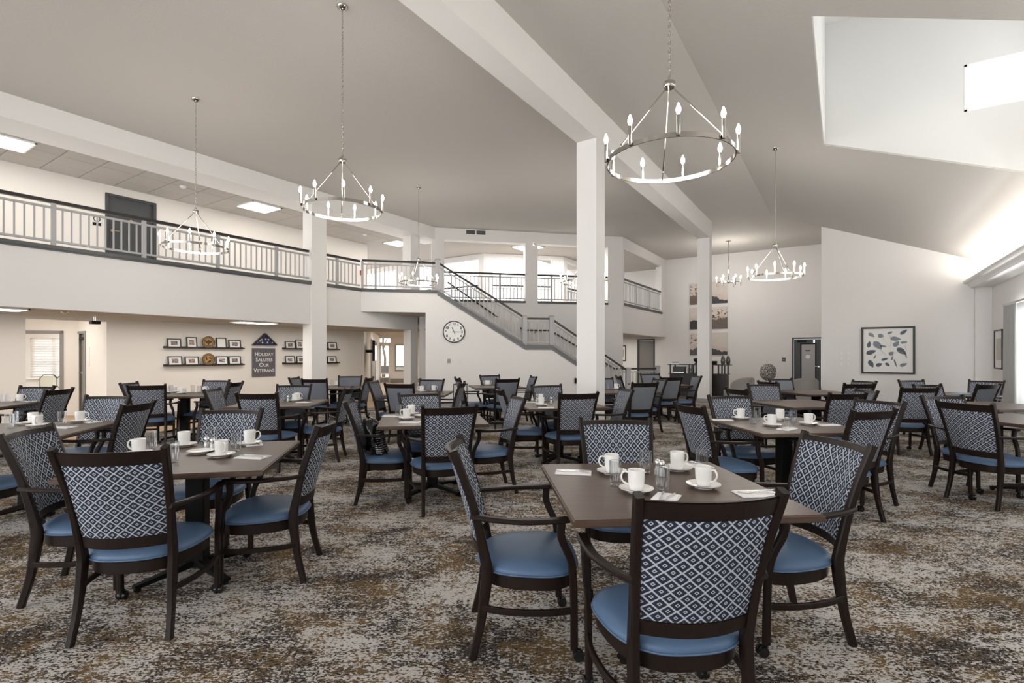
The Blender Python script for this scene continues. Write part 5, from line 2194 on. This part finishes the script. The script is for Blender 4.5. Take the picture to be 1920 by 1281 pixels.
def bluebx(t):
    obj('carton', B(-.045, .045, -.04, .04, 0, .17), M['bluebox'], t)
    obj('label_band', B(-.046, .046, -.041, .041, .05, .09), M['mat'], t)


small('carton', (cx0 + .64, 16.80, .825), 'light blue carton on the console shelf, left one', 'carton', bluebx)
small('carton', (cx0 + .88, 16.80, .825), 'light blue carton on the console shelf, beside the second column', 'carton', bluebx)

# disc sculpture on a side table
p = ray(1440, 16.6)
t = thing('side_table', 'small dark side table under the perforated disc', 'table', p, TH)
obj('top', lathe(bmesh.new(), [(.26, .50), (.27, .51), (.27, .53)], 28), M['espresso'], t, smooth='auto')
bm = bmesh.new()
lathe(bm, [(.18, 0), (.17, .02), (.025, .05), (.025, .50)], 16)
obj('stem', bm, M['espresso'], t, smooth='auto')
m = mat('perforated_silver', (.35, .33, .31), .4, .6)
t_ = NT(m)
tc = t_.n('ShaderNodeTexCoord')
vo = t_.n('ShaderNodeTexVoronoi', feature='DISTANCE_TO_EDGE')
vo.inputs['Scale'].default_value = 24
t_.l(tc.outputs['Object'], vo.inputs['Vector'])
t_.l(t_.mix(t_.step(vo.outputs[0], .08, .13), (.62, .60, .57), (.05, .045, .04)), t_.b.inputs['Base Color'])
t = thing('disc_sculpture', 'round perforated silver disc standing between the two lounge chairs', 'sculpture', p + Vector((0, 0, .53)), TH)
obj('disc', lathe_y(bmesh.new(), [(.27, 0), (.28, .006), (.28, .018), (.27, .024)], 0, -.012, .33, 48), m, t, smooth='auto')
bm = bmesh.new()
for s in (-.08, .08):
    tube(bm, [(s, .06, 0), (s, -.03, 0.02), (s * .8, -.02, .10)], .006, 6)
obj('stand', bm, M['black'], t)


def lounge(p, rz, lb):
    t = thing('lounge_chair', lb, 'chair', p, rz, 'grey barrel lounge chairs')
    bm = bmesh.new()
    n = 22
    inner, outer = [], []
    for i in range(n + 1):
        a = PI + PI * i / n
        top = .80 - .16 * (abs(i - n / 2) / (n / 2)) ** 3
        inner.append((.29 * math.cos(a), .31 * math.sin(a) + (.0 if 0 < i < n else 0), top))
        outer.append((.37 * math.cos(a), .39 * math.sin(a), top - .01))
    rows = []
    for a, b in zip(inner, outer):
        rows.append([bm.verts.new(v) for v in ((a[0], a[1], .25), (b[0], b[1], .25), (b[0], b[1], b[2] - .02), ((a[0] + b[0]) / 2, (a[1] + b[1]) / 2, a[2] + .015), (a[0], a[1], a[2] - .01))])
    for a, b in zip(rows, rows[1:]):
        for j in range(5):
            k = (j + 1) % 5
            bm.faces.new((a[j], a[k], b[k], b[j]))
    bm.faces.new(rows[0][::-1])
    bm.faces.new(rows[-1])
    bmesh.ops.recalc_face_normals(bm, faces=list(bm.faces))
    obj('backrest', bm, M['lounge'], t, smooth='auto')
    bm = B(-.28, .28, -.26, .30, .28, .45)
    obj('seat', bev(bm, .03, 3), M['lounge'], t, smooth='auto')
    for s in (-1, 1):
        for y in (-.22, .24):
            bm = sweep(bmesh.new(), [(s * .27, y, 0), (s * .25, y, .28)], [.03, .045], [.03, .045], rnd=.2)
            obj('leg', bm, M['espresso'], t)
    return t


lounge(ray(1386, 14.0), TH + .5, 'grey barrel lounge chair left of the perforated disc')
lounge(ray(1505, 13.7), TH - .1, 'grey barrel lounge chair right of the disc, in front of the far door')

# ================================================================ PICTURE WALL AND WINDOW WALL
t = thing('framed_print', 'large framed print of slate blue leaves on a white ground', 'picture')
Wa.put(t)
a, b, z0, z1 = .42, 1.56, .925, 2.165
bm = bmesh.new()
f = .045
for q in ((a, b, z0, z0 + f), (a, b, z1 - f, z1), (a, a + f, z0 + f, z1 - f), (b - f, b, z0 + f, z1 - f)):
    box(bm, q[0], q[1], -.045, 0, q[2], q[3])
obj('frame', bm, M['frameblk'], t)
obj('mat_board', B(a + f, b - f, -.02, 0, z0 + f, z1 - f), M['mat'], t)
L = [  # leaf centre (fraction of the frame crop), length, width, angle, tone
 (305, 220, 62, 26, -40, 1), (408, 230, 50, 34, -15, 1), (508, 198, 46, 20, 25, 1), (652, 195, 70, 26, 40, 0), (568, 263, 84, 34, -8, 1), (277, 318, 66, 26, 80, 0),
 (375, 330, 100, 46, -50, 1), (436, 338, 52, 18, -12, 1), (575, 315, 66, 34, 50, 1), (655, 300, 56, 20, 8, 1), (300, 400, 86, 36, 20, 0), (522, 414, 46, 32, 40, 1),
 (632, 392, 96, 40, -42, 0), (450, 474, 62, 20, 20, 0), (300, 524, 78, 34, -65, 0), (388, 532, 56, 30, 25, 0), (480, 528, 44, 22, -40, 0), (564, 514, 80, 10, -75, 0), (650, 530, 62, 26, 25, 1), (342, 450, 40, 10, 60, 0), (530, 462, 46, 12, 78, 1), (678, 440, 44, 8, -70, 1)]
groups = {0: bmesh.new(), 1: bmesh.new()}


def uvp(u, v):  # crop pixel to wall
    return (a + f + (u - 213) / (748 - 213) * (b - a - 2 * f), z1 - f - (v - 155) / (608 - 155) * (z1 - z0 - 2 * f))


k_ = (b - a) / 570
for u, v, ln, wd_, an, tn in L:
    x, z = uvp(u, v)
    pts = []
    for i in range(12):
        s = i / 11 if i < 6 else 0
        th = 2 * PI * i / 12
        px_ = .62 * ln * math.cos(th)
        pz_ = .8 * wd_ * math.sin(th) * (1 - .35 * math.cos(th))
        px_ *= 1 + .12 * (abs(math.cos(th)) > .9)
        ca, sa = math.cos(R_(an)), math.sin(R_(an))
        pts.append((x + (px_ * ca - pz_ * sa) * k_, z + (px_ * sa + pz_ * ca) * k_))
    b2 = prism(bmesh.new(), pts, -.0225, -.02)
    me = bpy.data.meshes.new('x')
    b2.to_mesh(me)
    b2.free()
    groups[tn].from_mesh(me)
    bpy.data.meshes.remove(me)
obj('dark_leaves', groups[0], M['leafdk'], t)
obj('grey_leaves', groups[1], M['leafmd'], t)
bm = bmesh.new()
for pl_ in ([(440, 210), (430, 255), (470, 310), (510, 345), (515, 260), (490, 215), (440, 210)], [(380, 420), (430, 425), (465, 430), (400, 370), (430, 415)], [(540, 400), (600, 395), (640, 410), (680, 460)], [(660, 330), (680, 390), (665, 300)]):
    pp = crom([(*[uvp(*q)[0]], -.0205, uvp(*q)[1]) for q in pl_], 5)
    tube(bm, pp, .0035, 4)
obj('stems', bm, M['leaflt'], t)
# switch plates
i = 0
for px in (1577.5, 1590.5):
    for k, py in enumerate((663, 673, 683)):
        o = thing('wall_switch', '%s plate of the %s column of white wall plates beside the leaf print' % (('top', 'middle', 'bottom')[k], 'left' if px < 1580 else 'right'), 'switch', group='white wall plates')
        Wa.put(o, Wa.s(px), 0, Wa.z(px, py))
        obj('plate', bev(B(-.042, .042, -.008, 0, -.052, .052), .002, 1), M['plastic'], o)
        obj('rocker', B(-.016, .016, -.013, -.008, -.03, .03), M['white'], o)
# picture by the curtain
t = thing('framed_print', 'narrow looking framed print beside the curtain', 'picture')
Ww.put(t)
q0, q1 = -16.12, -15.42
bm = bmesh.new()
for q in ((q0, q1, 1.1, 1.13), (q0, q1, 1.97, 2.0), (q0, q0 + .03, 1.1, 2.0), (q1 - .03, q1, 1.1, 2.0)):
    box(bm, q[0], q[1], -.035, 0, q[2], q[3])
obj('frame', bm, M['frameblk'], t)
obj('mat_board', B(q0 + .03, q1 - .03, -.015, 0, 1.13, 1.97), M['mat'], t)
obj('print', B(q0 + .14, q1 - .14, -.018, -.015, 1.3, 1.8), mat('pale_print', (.5, .47, .42), .7), t)


# curtains
def wavy(y0, y1, x, z0, z1, amp, wl, m, name, parent, thick=.004):
    bm = bmesh.new()
    n = int(abs(y1 - y0) / wl * 10)
    rows = []
    for i in range(n + 1):
        y = y0 + (y1 - y0) * i / n
        dx = amp * math.sin(2 * PI * (y - y0) / wl) + amp * .3 * math.sin(2 * PI * (y - y0) / wl * 2.3)
        rows.append([bm.verts.new((x + dx, y, z0)), bm.verts.new((x + dx * .85, y, (z0 + z1) / 2)), bm.verts.new((x + dx * .6, y, z1))])
    for a, b in zip(rows, rows[1:]):
        bm.faces.new((a[0], b[0], b[1], a[1]))
        bm.faces.new((a[1], b[1], b[2], a[2]))
    return obj(name, bm, m, parent, smooth=True)


for i, (ya, yb) in enumerate(((14.65, 10.4), (10.1, 5.4), (5.1, .4))):
    t = thing('curtain', ('grey curtain and white sheer on a rod at the far window, right edge', 'grey curtain and white sheer at the middle window, outside the photo', 'grey curtain and white sheer at the near window, outside the photo')[i], 'curtain', group='window curtains')
    bm = bmesh.new()
    tube(bm, [(2.86, ya + .05, 2.475), (2.86, yb - .05, 2.475)], .02, 10)
    for y in (ya, yb, (ya + yb) / 2):
        tube(bm, [(2.86, y, 2.475), (3.0, y, 2.475)], .01, 6)
    obj('curtain_rod', bm, M['nickel'], t, smooth='auto')
    wavy(ya, ya - .80, 2.86, .05, 2.455, .030, .10, M['curtain'], 'drape', t)
    wavy(yb + .55, yb, 2.86, .05, 2.455, .030, .10, M['curtain'], 'drape', t)
    wavy(ya - .76, yb + .5, 2.90, .05, 2.45, .018, .12, M['sheer'], 'sheer', t)
